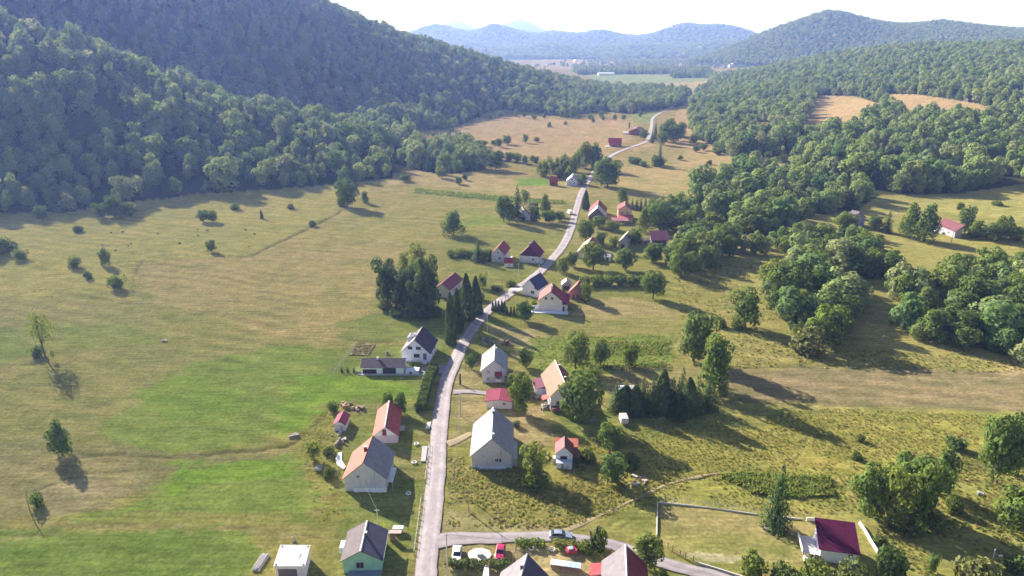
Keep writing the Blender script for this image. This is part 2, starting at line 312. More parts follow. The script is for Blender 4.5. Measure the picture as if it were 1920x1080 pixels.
# (outline, colour, edge wander in m, strength)
PATCH = [
 ([(-500,395),(640,330),(700,345),(640,395),(480,480),(250,490),(220,560),(-500,560)], (0.305,0.250,0.096), 5, 0.9),
 ([(-500,560),(60,560),(130,545),(300,570),(290,640),(-500,640)], (0.245,0.205,0.095), 5, 0.8),
 ([(270,492),(480,478),(640,398),(720,345),(880,330),(1060,372),(1040,440),(860,440),(800,450),(700,560),(655,635),(560,640),(300,570),(248,528)], TAN, 2, 0.95),
 ([(640,398),(720,345),(850,345),(1060,380),(1020,425),(900,425),(840,460),(700,450),(560,460)], (0.275,0.225,0.092), 5, 0.8),
 ([(870,395),(960,412),(930,428),(860,425)], BRIGHT, 4, 0.4),
 ([(-500,640),(300,640),(640,645),(640,690),(560,700),(350,760),(200,850),(-500,900)], (0.240,0.205,0.088), 6, 0.85),
 ([(-300,640),(220,600),(330,640),(120,660),(-300,720)], GREEN, 8, 0.5),
 ([(330,690),(500,650),(640,648),(700,700),(800,705),(760,760),(640,745),(560,800),(440,850),(250,850),(200,800)], GREEN, 5, 0.85),
 ([(560,705),(780,705),(730,745),(640,742),(540,820),(500,840),(520,760)], BRIGHT, 4, 0.7),
 ([(330,700),(520,720),(430,770),(280,780)], BRIGHT, 8, 0.35),
 ([(60,820),(330,850),(560,842),(560,858),(330,880),(190,960),(-300,1000),(-300,840)], (0.235,0.190,0.105), 3, 0.85),
 ([(90,900),(200,890),(180,950),(80,960)], (0.31,0.245,0.165), 3, 0.45),
 ([(190,965),(330,885),(570,850),(600,940),(560,990),(330,990),(140,985)], GREEN, 3, 0.9),
 ([(300,880),(420,868),(560,862),(575,880),(430,900),(280,940)], BRIGHT, 4, 0.8),
 ([(250,958),(560,960),(540,985),(150,985)], (0.235,0.205,0.075), 2, 0.8),
 ([(-300,1000),(150,990),(480,1000),(480,1200),(-300,1200)], (0.150,0.190,0.048), 3, 0.9),
 ([(470,1002),(640,1000),(640,1200),(440,1200)], (0.225,0.195,0.070), 3, 0.85),
 ([(560,800),(640,750),(640,990),(575,1000),(600,930),(570,860)], (0.225,0.200,0.062), 3, 0.85),
 ([(640,780),(800,740),(790,900),(760,1080),(640,1080)], LAWN, 2, 0.7),
 ([(742,830),(790,860),(780,900),(748,890)], (0.26,0.21,0.11), 1.5, 0.8),
 ([(600,655),(850,640),(830,705),(610,705)], LAWN, 1, 0.85),
 ([(640,600),(850,560),(840,640),(650,640)], LAWN, 3, 0.8),
 ([(840,430),(1070,430),(1000,520),(940,560),(840,560)], (0.205,0.190,0.066), 3, 0.8),
 ([(850,560),(1280,540),(1300,640),(960,650),(870,660)], (0.200,0.185,0.066), 3, 0.8),
 ([(1075,560),(1200,558),(1260,590),(1150,600),(1080,590)], (0.32,0.225,0.135), 4, 0.7),
 ([(1000,595),(1280,590),(1280,625),(1000,630)], (0.265,0.205,0.100), 4, 0.6),
 ([(930,610),(1010,615),(1000,690),(950,650)], (0.33,0.25,0.165), 3, 0.8),
 ([(1000,632),(1270,628),(1260,700),(1110,705),(1000,690)], (0.165,0.200,0.050), 2, 0.85),
 ([(850,690),(900,690),(905,790),(885,830),(845,835),(850,760)], (0.265,0.21,0.12), 2, 0.8),
 ([(862,740),(905,740),(900,790),(862,795)], (0.345,0.25,0.16), 2, 0.8),
 ([(905,790),(960,760),(1010,770),(1030,830),(970,830)], (0.345,0.245,0.155), 3, 0.85),
 ([(840,835),(1050,835),(1050,990),(830,990)], (0.235,0.205,0.072), 2, 0.7),
 ([(832,960),(1060,985),(1060,1000),(850,998),(825,985)], (0.335,0.25,0.16), 2, 0.7),
 ([(1040,770),(1140,760),(1160,790),(1130,830),(1060,830)], LAWN, 3, 0.8),
 ([(1130,690),(1400,690),(1390,760),(1140,770)], (0.25,0.19,0.11), 3, 0.7),
 ([(1050,850),(1560,770),(1900,780),(1900,860),(1570,900),(1240,930),(1060,990)], (0.262,0.218,0.070), 4, 0.9),
 ([(1140,780),(1390,760),(1380,800),(1180,800)], (0.20,0.20,0.06), 4, 0.6),
 ([(1240,905),(1580,870),(1570,960),(1240,940)], (0.235,0.22,0.066), 3, 0.7),
 ([(1335,888),(1560,890),(1565,932),(1420,930)], (0.10,0.13,0.035), 1.5, 0.9),
 ([(1234,942),(1530,978),(1530,1060),(1290,1040),(1234,1010)], (0.285,0.220,0.115), 2, 0.85),
 ([(1250,1000),(1480,1000),(1520,1030),(1300,1045)], (0.205,0.195,0.07), 3, 0.7),
 ([(1290,1036),(1385,1040),(1380,1055),(1290,1048)], (0.42,0.34,0.26), 1, 0.9),
 ([(1360,690),(1560,684),(1920,694),(2600,700),(2600,770),(1920,772),(1700,764),(1530,758),(1370,752)], (0.215,0.160,0.108), 2, 0.95),
 ([(1370,600),(1500,640),(1920,670),(1920,700),(1560,688),(1380,692)], (0.255,0.205,0.088), 4, 0.8),
 ([(1860,690),(1925,685),(1925,705),(1870,700)], (0.335,0.25,0.16), 3, 0.6),
 ([(1260,480),(1480,480),(1480,620),(1280,640)], (0.255,0.212,0.085), 4, 0.8),
 ([(1600,440),(1920,440),(1920,500),(1660,500)], (0.275,0.225,0.090), 4, 0.85),
 ([(1620,370),(2400,365),(2400,420),(1620,400)], (0.275,0.235,0.098), 4, 0.85),
 ([(1650,880),(1920,820),(1920,1200),(1620,1200),(1640,1000)], (0.215,0.195,0.070), 4, 0.8),
 ([(820,1010),(940,1015),(960,1080),(830,1200)], (0.24,0.19,0.115), 2, 0.7),
 ([(940,1015),(1130,1025),(1120,1100),(960,1100)], (0.33,0.255,0.165), 2, 0.85),
 ([(700,320),(900,325),(1000,345),(1100,335),(1090,380),(850,350),(720,345)], STRAW, 4, 0.9),
 ([(780,352),(940,368),(1060,376),(1060,384),(930,377),(775,362)], (0.115,0.170,0.055), 1.5, 0.95),
 ([(975,334),(1030,334),(1030,348),(968,348)], (0.17,0.25,0.05), 2, 0.95),
 ([(850,240),(930,212),(1060,224),(1200,222),(1180,262),(1130,292),(1000,300),(900,290)], STRAW, 6, 0.95),
 ([(740,262),(850,240),(900,290),(960,315),(840,325),(740,310)], (0.285,0.225,0.100), 6, 0.8),
 ([(1190,212),(1240,206),(1222,232),(1180,232)], (0.185,0.235,0.075), 6, 0.9),
 ([(1155,300),(1215,262),(1300,258),(1540,300),(1500,340),(1300,370),(1160,360)], STRAW, 6, 0.95),
 ([(1165,290),(1225,272),(1290,280),(1260,310),(1170,312)], (0.235,0.215,0.085), 6, 0.8),
 ([(1250,232),(1280,205),(1335,200),(1300,255)], STRAW, 6, 0.9),
 ([(1490,262),(1525,174),(1665,190),(1640,235),(1590,268)], STRAW, 4, 1.0),
 ([(1636,172),(1720,174),(1880,196),(1870,235),(1680,230)], STRAW, 4, 1.0),
 ([(1368,252),(1375,238),(1440,228),(1452,240),(1400,250)], (0.27,0.22,0.10), 6, 0.9),
 ([(1100,139),(1300,139),(1330,152),(1280,160),(1120,152)], (0.205,0.265,0.115), 10, 0.95),
 ([(1200,158),(1330,152),(1300,180),(1240,178)], (0.34,0.275,0.15), 10, 0.95),
 ([(1000,112),(1130,113),(1180,124),(1300,122),(1300,129),(1000,130)], (0.30,0.255,0.155), 20, 0.8),
 ([(1240,103),(1278,98),(1290,104),(1245,111)], (0.36,0.30,0.20), 20, 0.9),
 ([(1120,105),(1155,98),(1190,112),(1150,116)], (0.32,0.27,0.16), 20, 0.9),
]
# ditches, field edges, ruts: (line, width m, colour, strength, depth m)
EARTH = (0.16, 0.125, 0.070); RUT = (0.235, 0.180, 0.100)
STROKE = [([(476,478),(500,465),(560,437),(610,412),(645,393)], 2.4, (0.13,0.11,0.055), 0.85, 0.7), ([(476,478),(380,477),(300,478),(268,486),(255,510),(248,528)], 1.2, EARTH, 0.7, 0.3),
 ([(0,563),(50,548),(90,540),(150,549),(200,562),(250,570),(290,569)], 1.0, EARTH, 0.6, 0.3), ([(30,680),(90,688),(120,684),(150,670)], 1.0, EARTH, 0.6, 0.3),
 ([(160,856),(240,852),(330,858),(400,852),(470,846),(530,838),(560,826),(600,790),(632,760)], 1.5, EARTH, 0.6, 0.5), ([(60,920),(150,890),(260,882),(330,880)], 1.2, RUT, 0.6, 0.3),
 ([(0,1010),(140,992),(300,988),(460,993)], 1.0, RUT, 0.5, 0.2), ([(140,985),(300,984),(460,986)], 0.8, RUT, 0.5, 0.1), ([(540,1003),(580,1006),(620,1012),(650,1010)], 0.5, EARTH, 0.8, 0.2), ([(640,634),(690,641),(750,641)], 0.9, EARTH, 0.7, 0.3),
 ([(340,640),(430,636),(560,640),(650,645)], 1.0, RUT, 0.4, 0.1), ([(1360,690),(1460,688),(1560,684),(1650,686),(1760,690)], 0.9, EARTH, 0.8, 0.4), ([(1700,690),(1780,702),(1910,708)], 0.8, EARTH, 0.7, 0.3),
 ([(1365,752),(1480,757),(1560,760),(1720,768)], 0.8, EARTH, 0.5, 0.2), ([(1240,930),(1180,965),(1140,985)], 0.7, (0.16,0.17,0.06), 0.6, 0.2), ([(1160,995),(1190,970),(1210,945)], 0.5, EARTH, 0.6, 0.2), ([(1290,905),(1340,885),(1440,870),(1540,815),(1600,800),(1760,805)], 0.9, (0.20,0.19,0.07), 0.6, 0.2),
 ([(1380,650),(1440,640),(1520,630)], 0.8, RUT, 0.6, 0.1), ([(850,330),(960,345),(1040,352)], 1.2, RUT, 0.5, 0.1), ([(1085,258),(1092,246),(1110,242)], 2.5, (0.42,0.35,0.23), 0.6, 0), ([(720,352),(800,362),(940,372)], 1.0, (0.42,0.34,0.2), 0.5, 0),
 ([(700,372),(820,368),(900,372)], 1.5, RUT, 0.4, 0), ([(600,470),(720,468),(830,462)], 1.2, RUT, 0.4, 0), ([(0,735),(60,725),(130,712)], 1.4, RUT, 0.5, 0.2), ([(1060,560),(1140,552),(1200,550)], 1.0, RUT, 0.4, 0)]
def stroke_masks(X, Y):
    out = []
    for k, (pts, w, col, amt, dep) in enumerate(STROKE):
        P = np.array([at_z(*p)[:2] for p in pts]); lo = P.min(0)-8; hi = P.max(0)+8
        b = (X > lo[0]) & (X < hi[0]) & (Y > lo[1]) & (Y < hi[1])
        if not b.any(): continue
        x, y_ = X[b], Y[b]; x = x+(fbm(x/3, y_/3, 200+k, 3)-0.5)*2.2; y_ = y_+(fbm(x/3, y_/3, 240+k, 3)-0.5)*2.2; d = np.full(x.shape, 1e9)
        for a, c in zip(P[:-1], P[1:]):
            v = c-a; t = np.clip(((x-a[0])*v[0]+(y_-a[1])*v[1])/(v@v), 0, 1); d = np.minimum(d, np.hypot(x-a[0]-t*v[0], y_-a[1]-t*v[1]))
        m = np.clip(1.5-d/(w*0.5), 0, 1)*(0.55+0.45*np.clip((fbm(x/5, y_/5, 280+k, 2)-0.3)*4, 0, 1)); out.append((b, m*amt, np.array(col), m*dep))
    return out
def ground_paint(X, Y, Z):
    px, py = project(X, Y, Z)
    n1 = fbm(X/34, Y/34, 3); n2 = fbm(X/9, Y/9, 8); n3 = fbm(X/2.2, Y/2.2, 13, 3)
    c = np.empty(X.shape+(3,)); t = np.clip((0.6*n1+0.4*fbm(X/26, Y/6, 23)-0.38)*5.0, 0, 1)[..., None]
    c[:] = np.array(OLIVE)*(1-t) + np.array((0.262, 0.212, 0.092))*t
    for k, (poly, col, wander, amt) in enumerate(PATCH):
        xs = [p[0] for p in poly]; ys = [p[1] for p in poly]
        box = (px > min(xs)-80) & (px < max(xs)+80) & (py > min(ys)-60) & (py < max(ys)+60) & (Y > 60)
        if not box.any(): continue
        bx, by, bz = X[box], Y[box], Z[box]; acc = 0
        for q in range(3):
            wx = (fbm(bx/(wander*4)+17*k, by/(wander*0.9), 20+k, 4)-0.5)*5*wander + (vnoise(bx/0.9, by/0.9, 50+q+3*k)-0.5)*wander*0.6
            wy = (fbm(bx/(wander*2.5)+31*k, by/(wander*2.5), 70+k, 4)-0.5)*2.2*wander + (vnoise(bx/0.9, by/0.9, 90+q+3*k)-0.5)*wander*0.6
            qx, qy = project(bx+wx, by+wy, bz); acc = acc + in_poly(qx, qy, poly)
        a = (acc/3.0*amt)[:, None]
        c[box] = c[box]*(1-a) + np.array(col)*a
    for b_, m_, col_, _d in STROKES:
        c[b_] = c[b_]*(1-m_[:, None])+col_*m_[:, None]
    nf = np.clip((Y-380)/260, 0, 1)[..., None]; c = c*(np.array((1.02, 1.11, 0.84))*(1-nf)+np.array((1.10, 1.02, 0.95))*nf)
    far = np.clip((Y-1500)/900, 0, 1)[..., None]*(Z > 6)[..., None]
    c = c*(1-far) + np.array((0.055, 0.080, 0.032))*far
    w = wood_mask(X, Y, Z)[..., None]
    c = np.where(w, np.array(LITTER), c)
    # mottling: drier and greener grass
    mott = np.clip((0.5*n2+0.5*fbm(X/14, Y/3.2, 29)-0.5)*3.6, -1, 1)[..., None]*np.where(w, 0.1, 1.0)
    c = c*(1+mott*np.array((0.24, 0.14, 0.24)))
    tone = np.clip((n3-0.5)*2.0, -1, 1)[..., None]
    c = c*(1+tone*np.array((0.24, 0.20, 0.24)))
    # faint mowing swaths
    sw = np.sin((X*0.33+Y*0.94)/1.1+6*n1) * np.where(Y < 420, 1, 0)
    c = c*(1+(0.045+0.11*np.clip((fbm(X/22, Y/22, 41)-0.5)*4, 0, 1)*np.where(Y < 420, 1, 0))[..., None]*sw[..., None])
    return np.clip(c, 0.01, 0.6), w[..., 0]

cols_u = np.concatenate([np.linspace(-2.4, -0.76, 60, endpoint=False), np.linspace(-0.76, 0.76, 900), np.linspace(0.76, 2.4, 61)[1:]])
rows = list(np.linspace(-140, 88, 22)); y = 90.0
while y < 13400: rows.append(y); y += min(max(0.34, 0.34*(y/100)**1.55), 45 if y < 6000 else 160)
rows = np.array(rows)
GW = (rows+Y0)[:, None]; GX = cols_u[None, :]*GW; GY = np.repeat(rows[:, None], len(cols_u), 1)
GZ = hz(GX, GY)
STROKES = stroke_masks(GX, GY)
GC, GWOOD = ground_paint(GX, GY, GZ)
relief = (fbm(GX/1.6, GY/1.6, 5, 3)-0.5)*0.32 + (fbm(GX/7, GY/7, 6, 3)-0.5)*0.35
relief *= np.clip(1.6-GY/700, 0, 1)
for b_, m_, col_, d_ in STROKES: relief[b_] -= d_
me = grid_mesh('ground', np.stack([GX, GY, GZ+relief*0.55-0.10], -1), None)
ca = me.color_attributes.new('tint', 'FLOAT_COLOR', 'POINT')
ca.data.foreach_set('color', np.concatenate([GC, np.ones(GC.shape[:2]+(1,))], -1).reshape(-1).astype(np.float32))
m, n, l = nodes_of('meadow')
out = n.new('ShaderNodeOutputMaterial'); b = n.new('ShaderNodeBsdfDiffuse'); b.inputs['Roughness'].default_value = 0.6
at = n.new('ShaderNodeAttribute'); at.attribute_name = 'tint'
ge = n.new('ShaderNodeNewGeometry')
nz = n.new('ShaderNodeTexNoise'); nz.inputs['Scale'].default_value = 1.1; nz.inputs['Detail'].default_value = 8; nz.inputs['Roughness'].default_value = 0.72
l.new(ge.outputs['Position'], nz.inputs['Vector'])
mr = n.new('ShaderNodeMapRange'); mr.inputs[1].default_value = 0.32; mr.inputs[2].default_value = 0.68; mr.inputs[3].default_value = 0.64; mr.inputs[4].default_value = 1.36
l.new(nz.outputs[0], mr.inputs[0])
mx = n.new('ShaderNodeMix'); mx.data_type = 'RGBA'; mx.blend_type = 'MULTIPLY'; mx.inputs[0].default_value = 1
l.new(at.outputs[0], mx.inputs[6]); l.new(mr.outputs[0], mx.inputs[7])
mp = n.new('ShaderNodeMapping'); mp.inputs['Rotation'].default_value = (0, 0, 0.12); mp.inputs['Scale'].default_value = (0.10, 1.05, 1.0); l.new(ge.outputs['Position'], mp.inputs[0])
ns = n.new('ShaderNodeTexNoise'); ns.inputs['Scale'].default_value = 1.0; ns.inputs['Detail'].default_value = 5; ns.inputs['Roughness'].default_value = 0.6; l.new(mp.outputs[0], ns.inputs['Vector'])
ms = n.new('ShaderNodeMapRange'); ms.inputs[1].default_value = 0.33; ms.inputs[2].default_value = 0.67; ms.inputs[3].default_value = 0.80; ms.inputs[4].default_value = 1.18; l.new(ns.outputs[0], ms.inputs[0])
mx2 = n.new('ShaderNodeMix'); mx2.data_type = 'RGBA'; mx2.blend_type = 'MULTIPLY'; mx2.inputs[0].default_value = 1
l.new(mx.outputs[2], mx2.inputs[6]); l.new(ms.outputs[0], mx2.inputs[7]); l.new(mx2.outputs[2], b.inputs[0])
bp = n.new('ShaderNodeBump'); bp.inputs['Strength'].default_value = 0.55; bp.inputs['Distance'].default_value = 0.25
l.new(nz.outputs[0], bp.inputs['Height']); l.new(bp.outputs[0], b.inputs['Normal']); l.new(b.outputs[0], out.inputs[0])
me.materials.append(m)
tag(link(bpy.data.objects.new('ground', me)), 'dry mown valley floor with wooded hills around it', kind='structure')

# ------------------------------------------------------------------ roads and tracks
def spline(pts, step):
    P = [np.array(p, float) for p in pts]; P = [2*P[0]-P[1]] + P + [2*P[-1]-P[-2]]; o = []
    for i in range(1, len(P)-2):
        k = max(2, int(np.linalg.norm(P[i+1]-P[i])/step))
        for t in np.linspace(0, 1, k, endpoint=False):
            a, b_, c, d = P[i-1:i+3]
            o.append(0.5*((2*b_)+(-a+c)*t+(2*a-5*b_+4*c-d)*t*t+(-a+3*b_-3*c+d)*t**3))
    o.append(P[-2]); return np.array(o)
def asphalt(name, col, crack=0.12):
    m, n, l = nodes_of(name)
    out = n.new('ShaderNodeOutputMaterial'); b = n.new('ShaderNodeBsdfPrincipled'); l.new(b.outputs[0], out.inputs[0])
    b.inputs['Roughness'].default_value = 0.75; b.inputs['Specular IOR Level'].default_value = 0.35
    ge = n.new('ShaderNodeNewGeometry')
    n1 = n.new('ShaderNodeTexNoise'); n1.inputs['Scale'].default_value = 0.25; n1.inputs['Detail'].default_value = 8; n1.inputs['Roughness'].default_value = 0.7
    n2 = n.new('ShaderNodeTexVoronoi'); n2.feature = 'DISTANCE_TO_EDGE'; n2.inputs['Scale'].default_value = 0.22
    l.new(ge.outputs['Position'], n1.inputs['Vector'])
    wv = n.new('ShaderNodeVectorMath'); wv.operation = 'ADD'; l.new(ge.outputs['Position'], wv.inputs[0]); l.new(n1.outputs['Color'], wv.inputs[1]); l.new(wv.outputs[0], n2.inputs['Vector'])
    mr = n.new('ShaderNodeMapRange'); mr.inputs[1].default_value = 0.3; mr.inputs[2].default_value = 0.7; mr.inputs[3].default_value = 0.70; mr.inputs[4].default_value = 1.20; l.new(n1.outputs[0], mr.inputs[0])
    m2 = n.new('ShaderNodeMapRange'); m2.inputs[1].default_value = 0.0; m2.inputs[2].default_value = 0.035; m2.inputs[3].default_value = 1-crack; m2.inputs[4].default_value = 1.0; l.new(n2.outputs[0], m2.inputs[0])
    mu = n.new('ShaderNodeMath'); mu.operation = 'MULTIPLY'; l.new(mr.outputs[0], mu.inputs[0]); l.new(m2.outputs[0], mu.inputs[1])
    aa = n.new('ShaderNodeAttribute'); aa.attribute_name = 'across'; ab = n.new('ShaderNodeMath'); ab.operation = 'ABSOLUTE'; l.new(aa.outputs['Fac'], ab.inputs[0])
    rp = n.new('ShaderNodeValToRGB'); rp.color_ramp.elements[0].position = 0.0; rp.color_ramp.elements[0].color = (0.86, 0.86, 0.86, 1); rp.color_ramp.elements[1].position = 1.0; rp.color_ramp.elements[1].color = (0.66, 0.64, 0.58, 1)
    for ps, vv in ((0.28, 0.90), (0.45, 1.06), (0.66, 1.02), (0.86, 0.90)): e_ = rp.color_ramp.elements.new(ps); e_.color = (vv, vv, vv, 1)
    nj = n.new('ShaderNodeMath'); nj.operation = 'MULTIPLY_ADD'; l.new(n1.outputs[0], nj.inputs[0]); nj.inputs[1].default_value = 0.3; nj.inputs[2].default_value = -0.15
    ad = n.new('ShaderNodeMath'); ad.operation = 'ADD'; l.new(ab.outputs[0], ad.inputs[0]); l.new(nj.outputs[0], ad.inputs[1]); l.new(ad.outputs[0], rp.inputs[0])
    mx = n.new('ShaderNodeMix'); mx.data_type = 'RGBA'; mx.blend_type = 'MULTIPLY'; mx.inputs[0].default_value = 1; mx.inputs[6].default_value = (*col, 1); l.new(mu.outputs[0], mx.inputs[7])
    mq = n.new('ShaderNodeMix'); mq.data_type = 'RGBA'; mq.blend_type = 'MULTIPLY'; mq.inputs[0].default_value = 1; l.new(mx.outputs[2], mq.inputs[6]); l.new(rp.outputs[0], mq.inputs[7])
    l.new(mq.outputs[2], b.inputs['Base Color'])
    return m
def ribbon(name, label, pts, width, mat, lift=0.16, step=1.0, rough=0.28, n=5, taper=None):
    P = spline([ground(*p)[:2] for p in pts], step); T = np.gradient(P, axis=0); T /= np.linalg.norm(T, axis=1)[:, None]
    N = np.stack([T[:, 1], -T[:, 0]], -1); s = np.arange(len(P)); w = width if np.isscalar(width) else np.interp(np.linspace(0, len(width)-1, len(P)), range(len(width)), width)
    jl = (fbm(s*0.35, s*0+3.3, 4, 4)-0.5)*2*rough; jr = (fbm(s*0.35, s*0+9.3, 14, 4)-0.5)*2*rough
    G = []
    for k in range(n):
        t = k/(n-1)*2-1; j = np.where(t < 0, jl, jr)*abs(t)
        q = P+N*((w/2)*t + j)[:, None]; crown = 0.03*(1-t*t)
        G.append(np.concatenate([q, (hz(q[:, 0], q[:, 1])+lift+crown - (0.05 if k in (0, n-1) else 0))[:, None]], 1))
    PG = np.stack(G, 1)[:, ::-1]; me = grid_mesh(name, PG, mat); me.shade_flat()
    ac = me.attributes.new('across', 'FLOAT', 'POINT'); ac.data.foreach_set('value', np.tile(np.linspace(1, -1, n), len(PG)).astype(np.float32))
    o = link(bpy.data.objects.new(name, me))
    return tag(o, label, kind='structure')
ROAD_MAT = asphalt('road_surface', (0.325, 0.28, 0.292)); LANE_MAT = asphalt('lane_surface', (0.27, 0.235, 0.25)); TRACK_MAT = asphalt('earth_track', (0.270, 0.215, 0.118), 0.0)
main_px = [(790,1180),(797,1085),(806,1000),(817,900),(824,800),(836,720),(850,685),(866,650),(884,620),(906,592),(934,567),(968,543),(1000,520),(1020,503),(1036,485),(1056,460),(1070,430),(1080,395),(1090,362),
           (1104,338),(1122,312),(1148,291),(1175,279),(1197,271.5),(1213,264.5),(1219,250),(1222,234),(1224,222),(1236,213),(1262,200),(1276,186)]
ribbon('main_road', 'pale worn asphalt road running up the valley through the village', main_px, [4.2]*8+[3.9]*12+[3.7]*11, ROAD_MAT, n=7)
ribbon('side_road', 'narrow grey side road branching off at the bottom of the village', [(812,1016),(850,1010),(917,1009),(967,1007),(1025,1006),(1092,1012),(1156,1024),(1231,1051),(1287,1067),(1337,1080),(1420,1105)], [4.6,3.4,3.0,2.9,2.9,2.9,3.0,3.0], LANE_MAT, lift=0.13)
ribbon('footpath', 'trodden earth path crossing the meadow to the side road', [(1058,994),(1100,978),(1160,950),(1215,925),(1260,905),(1330,890),(1400,884)], [1.6,0.9,0.8,0.8,0.6,0.3], TRACK_MAT, lift=0.0, rough=0.5)
ribbon('driveway', 'concrete driveway leading from the road to the red-roofed garage', [(850,735),(880,734),(912,738)], [2.6,2.0,2.0], LANE_MAT, lift=0.12)
ribbon('yard_path', 'bare earth drive from the road to the big grey-roofed house', [(838,832),(860,824),(884,812)], [3.0,2.2,1.8], TRACK_MAT, lift=0.06, rough=0.4)
ribbon('paved_yard', 'grey paved forecourt beside the white house with dark roof', [(845,695),(820,692),(790,695)], [6.5,6.0,4.0], LANE_MAT, lift=0.11)

# ------------------------------------------------------------------ tree shapes (unit size: height 1, crown width 1)
def unit(v): return v/(np.linalg.norm(v, axis=-1, keepdims=True)+1e-9)
def leaf_quads(C, N, size, g, aspect=0.75):
    """bent leaf-clump faces centred on C, facing about N"""
    n = len(C); N = unit(N); r = unit(g.normal(size=(n, 3))); T = unit(np.cross(N, r)); B = np.cross(N, T)
    s = (size*g.uniform(0.6, 1.35, n))[:, None]; T = T*s*0.5; B = B*s*0.5*aspect; k = N*s*0.10
    return np.stack([C-T-B*0.6-k, C+T*0.3-B+k, C+T+B*0.6-k, C-T*0.3+B+k], 1)
def lobes_crown(seed, nl, nlobe, size, z0=0.26, ztop=0.97, shape='round', fill=0.12, jit=0.34, big=1.0):
    g = np.random.default_rng(seed); L = []
    for i in range(nlobe):
        t = (i+0.5)/nlobe; z = z0+0.08+(ztop-z0-0.18)*t
        if shape == 'round': env = math.sqrt(max(0.05, 1-((z-(z0+ztop)/2-0.02)/((ztop-z0)/2))**2))
        elif shape == 'egg': env = (1-t)**0.6*1.0+0.12
        elif shape == 'column': env = 0.55+0.45*math.sin(math.pi*min(1, t+0.12))
        else: env = 1.0-0.5*t
        rr = 0.33*env*math.sqrt(g.uniform(0.05, 1)); a = i*2.399+g.uniform(-0.5, 0.5)
        rad = g.uniform(0.13, 0.22)*(0.6+0.4*env)*big
        L.append((rr*math.cos(a), rr*math.sin(a), z, rad))
    L.append((0, 0, (z0+ztop)/2, 0.24)); L = np.array(L)
    p = L[:, 3]**2; p /= p.sum(); k = g.choice(len(L), nl, p=p); d = unit(g.normal(size=(nl, 3))); d[:, 2] += 0.15; d = unit(d)
    rr = L[k, 3]*np.where(g.uniform(size=nl) < fill, g.uniform(0.3, 0.8, nl), g.uniform(0.82, 1.08, nl))
    C = L[k, :3]+d*rr[:, None]*np.array([1, 1, 0.85])
    out_n = C-np.array([0, 0, (z0+ztop)/2-0.05]); N = unit(d*0.8+unit(out_n)*0.5+g.normal(size=(nl, 3))*jit)
    return leaf_quads(C, N, size, g), L
def trunk_mb(L, r=0.020, seed=0, forks=5, top=0.62):
    g = np.random.default_rng(seed); mb = MB(); b = g.uniform(-0.03, 0.03, 2)
    mb.tube([(0, 0, -0.04), (0, 0, 0.03), (b[0], b[1], 0.25), (b[0]*1.5, b[1]*1.5, top)], [r*1.5, r*1.1, r*0.8, r*0.25], 7)
    for i in g.choice(len(L), min(forks, len(L)), replace=False):
        z = g.uniform(0.18, 0.4); p = np.array([b[0], b[1], z]); q = L[i, :3]
        mb.tube([p, (p+q)/2+np.array([0, 0, 0.02]), q], [r*0.55, r*0.35, r*0.12], 5)
    return mb
def spruce_quads(seed, layers=24, size=0.075, droop=0.35, width=1.0, ragged=0.18):
    g = np.random.default_rng(seed); C = []; N = []; S = []
    for i in range(layers):
        t = i/(layers-1); z = 0.07+0.91*t; R = 0.5*width*(1-t)**0.85*(1+g.uniform(-ragged, ragged))+0.012
        nb = max(4, int(15*(1-t)+4))
        for j in range(nb):
            a = 6.283*(j+g.uniform(0, 0.9))/nb; rb = R*g.uniform(0.78, 1.12); k = max(1, int(rb/0.07))
            for q in range(k):
                f = (q+0.8)/k; rr = rb*f
                C.append((rr*math.cos(a), rr*math.sin(a), z-droop*rr*f*0.45+g.uniform(-0.01, 0.01)))
                N.append((math.cos(a)*0.55+g.normal()*0.25, math.sin(a)*0.55+g.normal()*0.25, 0.75))
    return leaf_quads(np.array(C), np.array(N), size, g, 0.6)
def both(name, V, leaf, wood_mb):
    """crown quads and trunk in one mesh, for trees of a far wood"""
    n = len(V); vs = [tuple(p) for p in V.reshape(-1, 3)]; fs = [(4*i, 4*i+1, 4*i+2, 4*i+3) for i in range(n)]
    me = bpy.data.meshes.new(name); me.from_pydata(vs+wood_mb.v, [], fs+[tuple(i+4*n for i in f) for f in wood_mb.f]); me.update()
    me.materials.append(leaf); me.materials.append(BARK)
    me.polygons.foreach_set('material_index', np.array([0]*n+[1]*len(wood_mb.f), dtype=np.int32))
    return me
PROTO = {}    # kind -> list of (crown mesh, trunk mesh)
def proto(kind, make, n):
    PROTO[kind] = []
    for i in range(n):
        V, L, leaf, bark, tr = make(i)
        PROTO[kind].append((quads_mesh('crown', V, leaf), trunk_mb(L, tr, i+1).mesh('trunk', bark) if L is not None else
                            MB().tube([(0,0,-0.03),(0,0,0.5),(0,0,0.95)], [tr, tr*0.6, tr*0.1], 6).mesh('trunk', bark)))
def mk_broad(i): V, L = lobes_crown(100+i, 2100, 13+i % 4, 0.062, 0.05+0.03*(i % 3)); return V, L, L_BROAD, BARK, 0.022
def mk_egg(i): V, L = lobes_crown(150+i, 2000, 13, 0.060, 0.03, shape='egg', big=1.2); return V, L, L_BROAD, BARK, 0.022
def mk_light(i): V, L = lobes_crown(200+i, 1700, 13, 0.060, 0.04); return V, L, L_LIGHT, BARK, 0.020
def mk_forest(i): V, L = lobes_crown(250+i, 1300, 8+i % 3, 0.080, 0.0, shape=('round', 'egg', 'round')[i % 3], jit=0.25, big=1.3); return V, L, L_FOREST, BARK, 0.02
def mk_column(i): V, L = lobes_crown(300+i, 1500, 15, 0.075, 0.02, shape='column'); return V, L, L_BROAD, BARK, 0.02
def mk_poplar(i): V, L = lobes_crown(320+i, 1300, 14, 0.075, 0.02, shape='column'); return V, L, L_LIGHT, BARK_PALE, 0.018
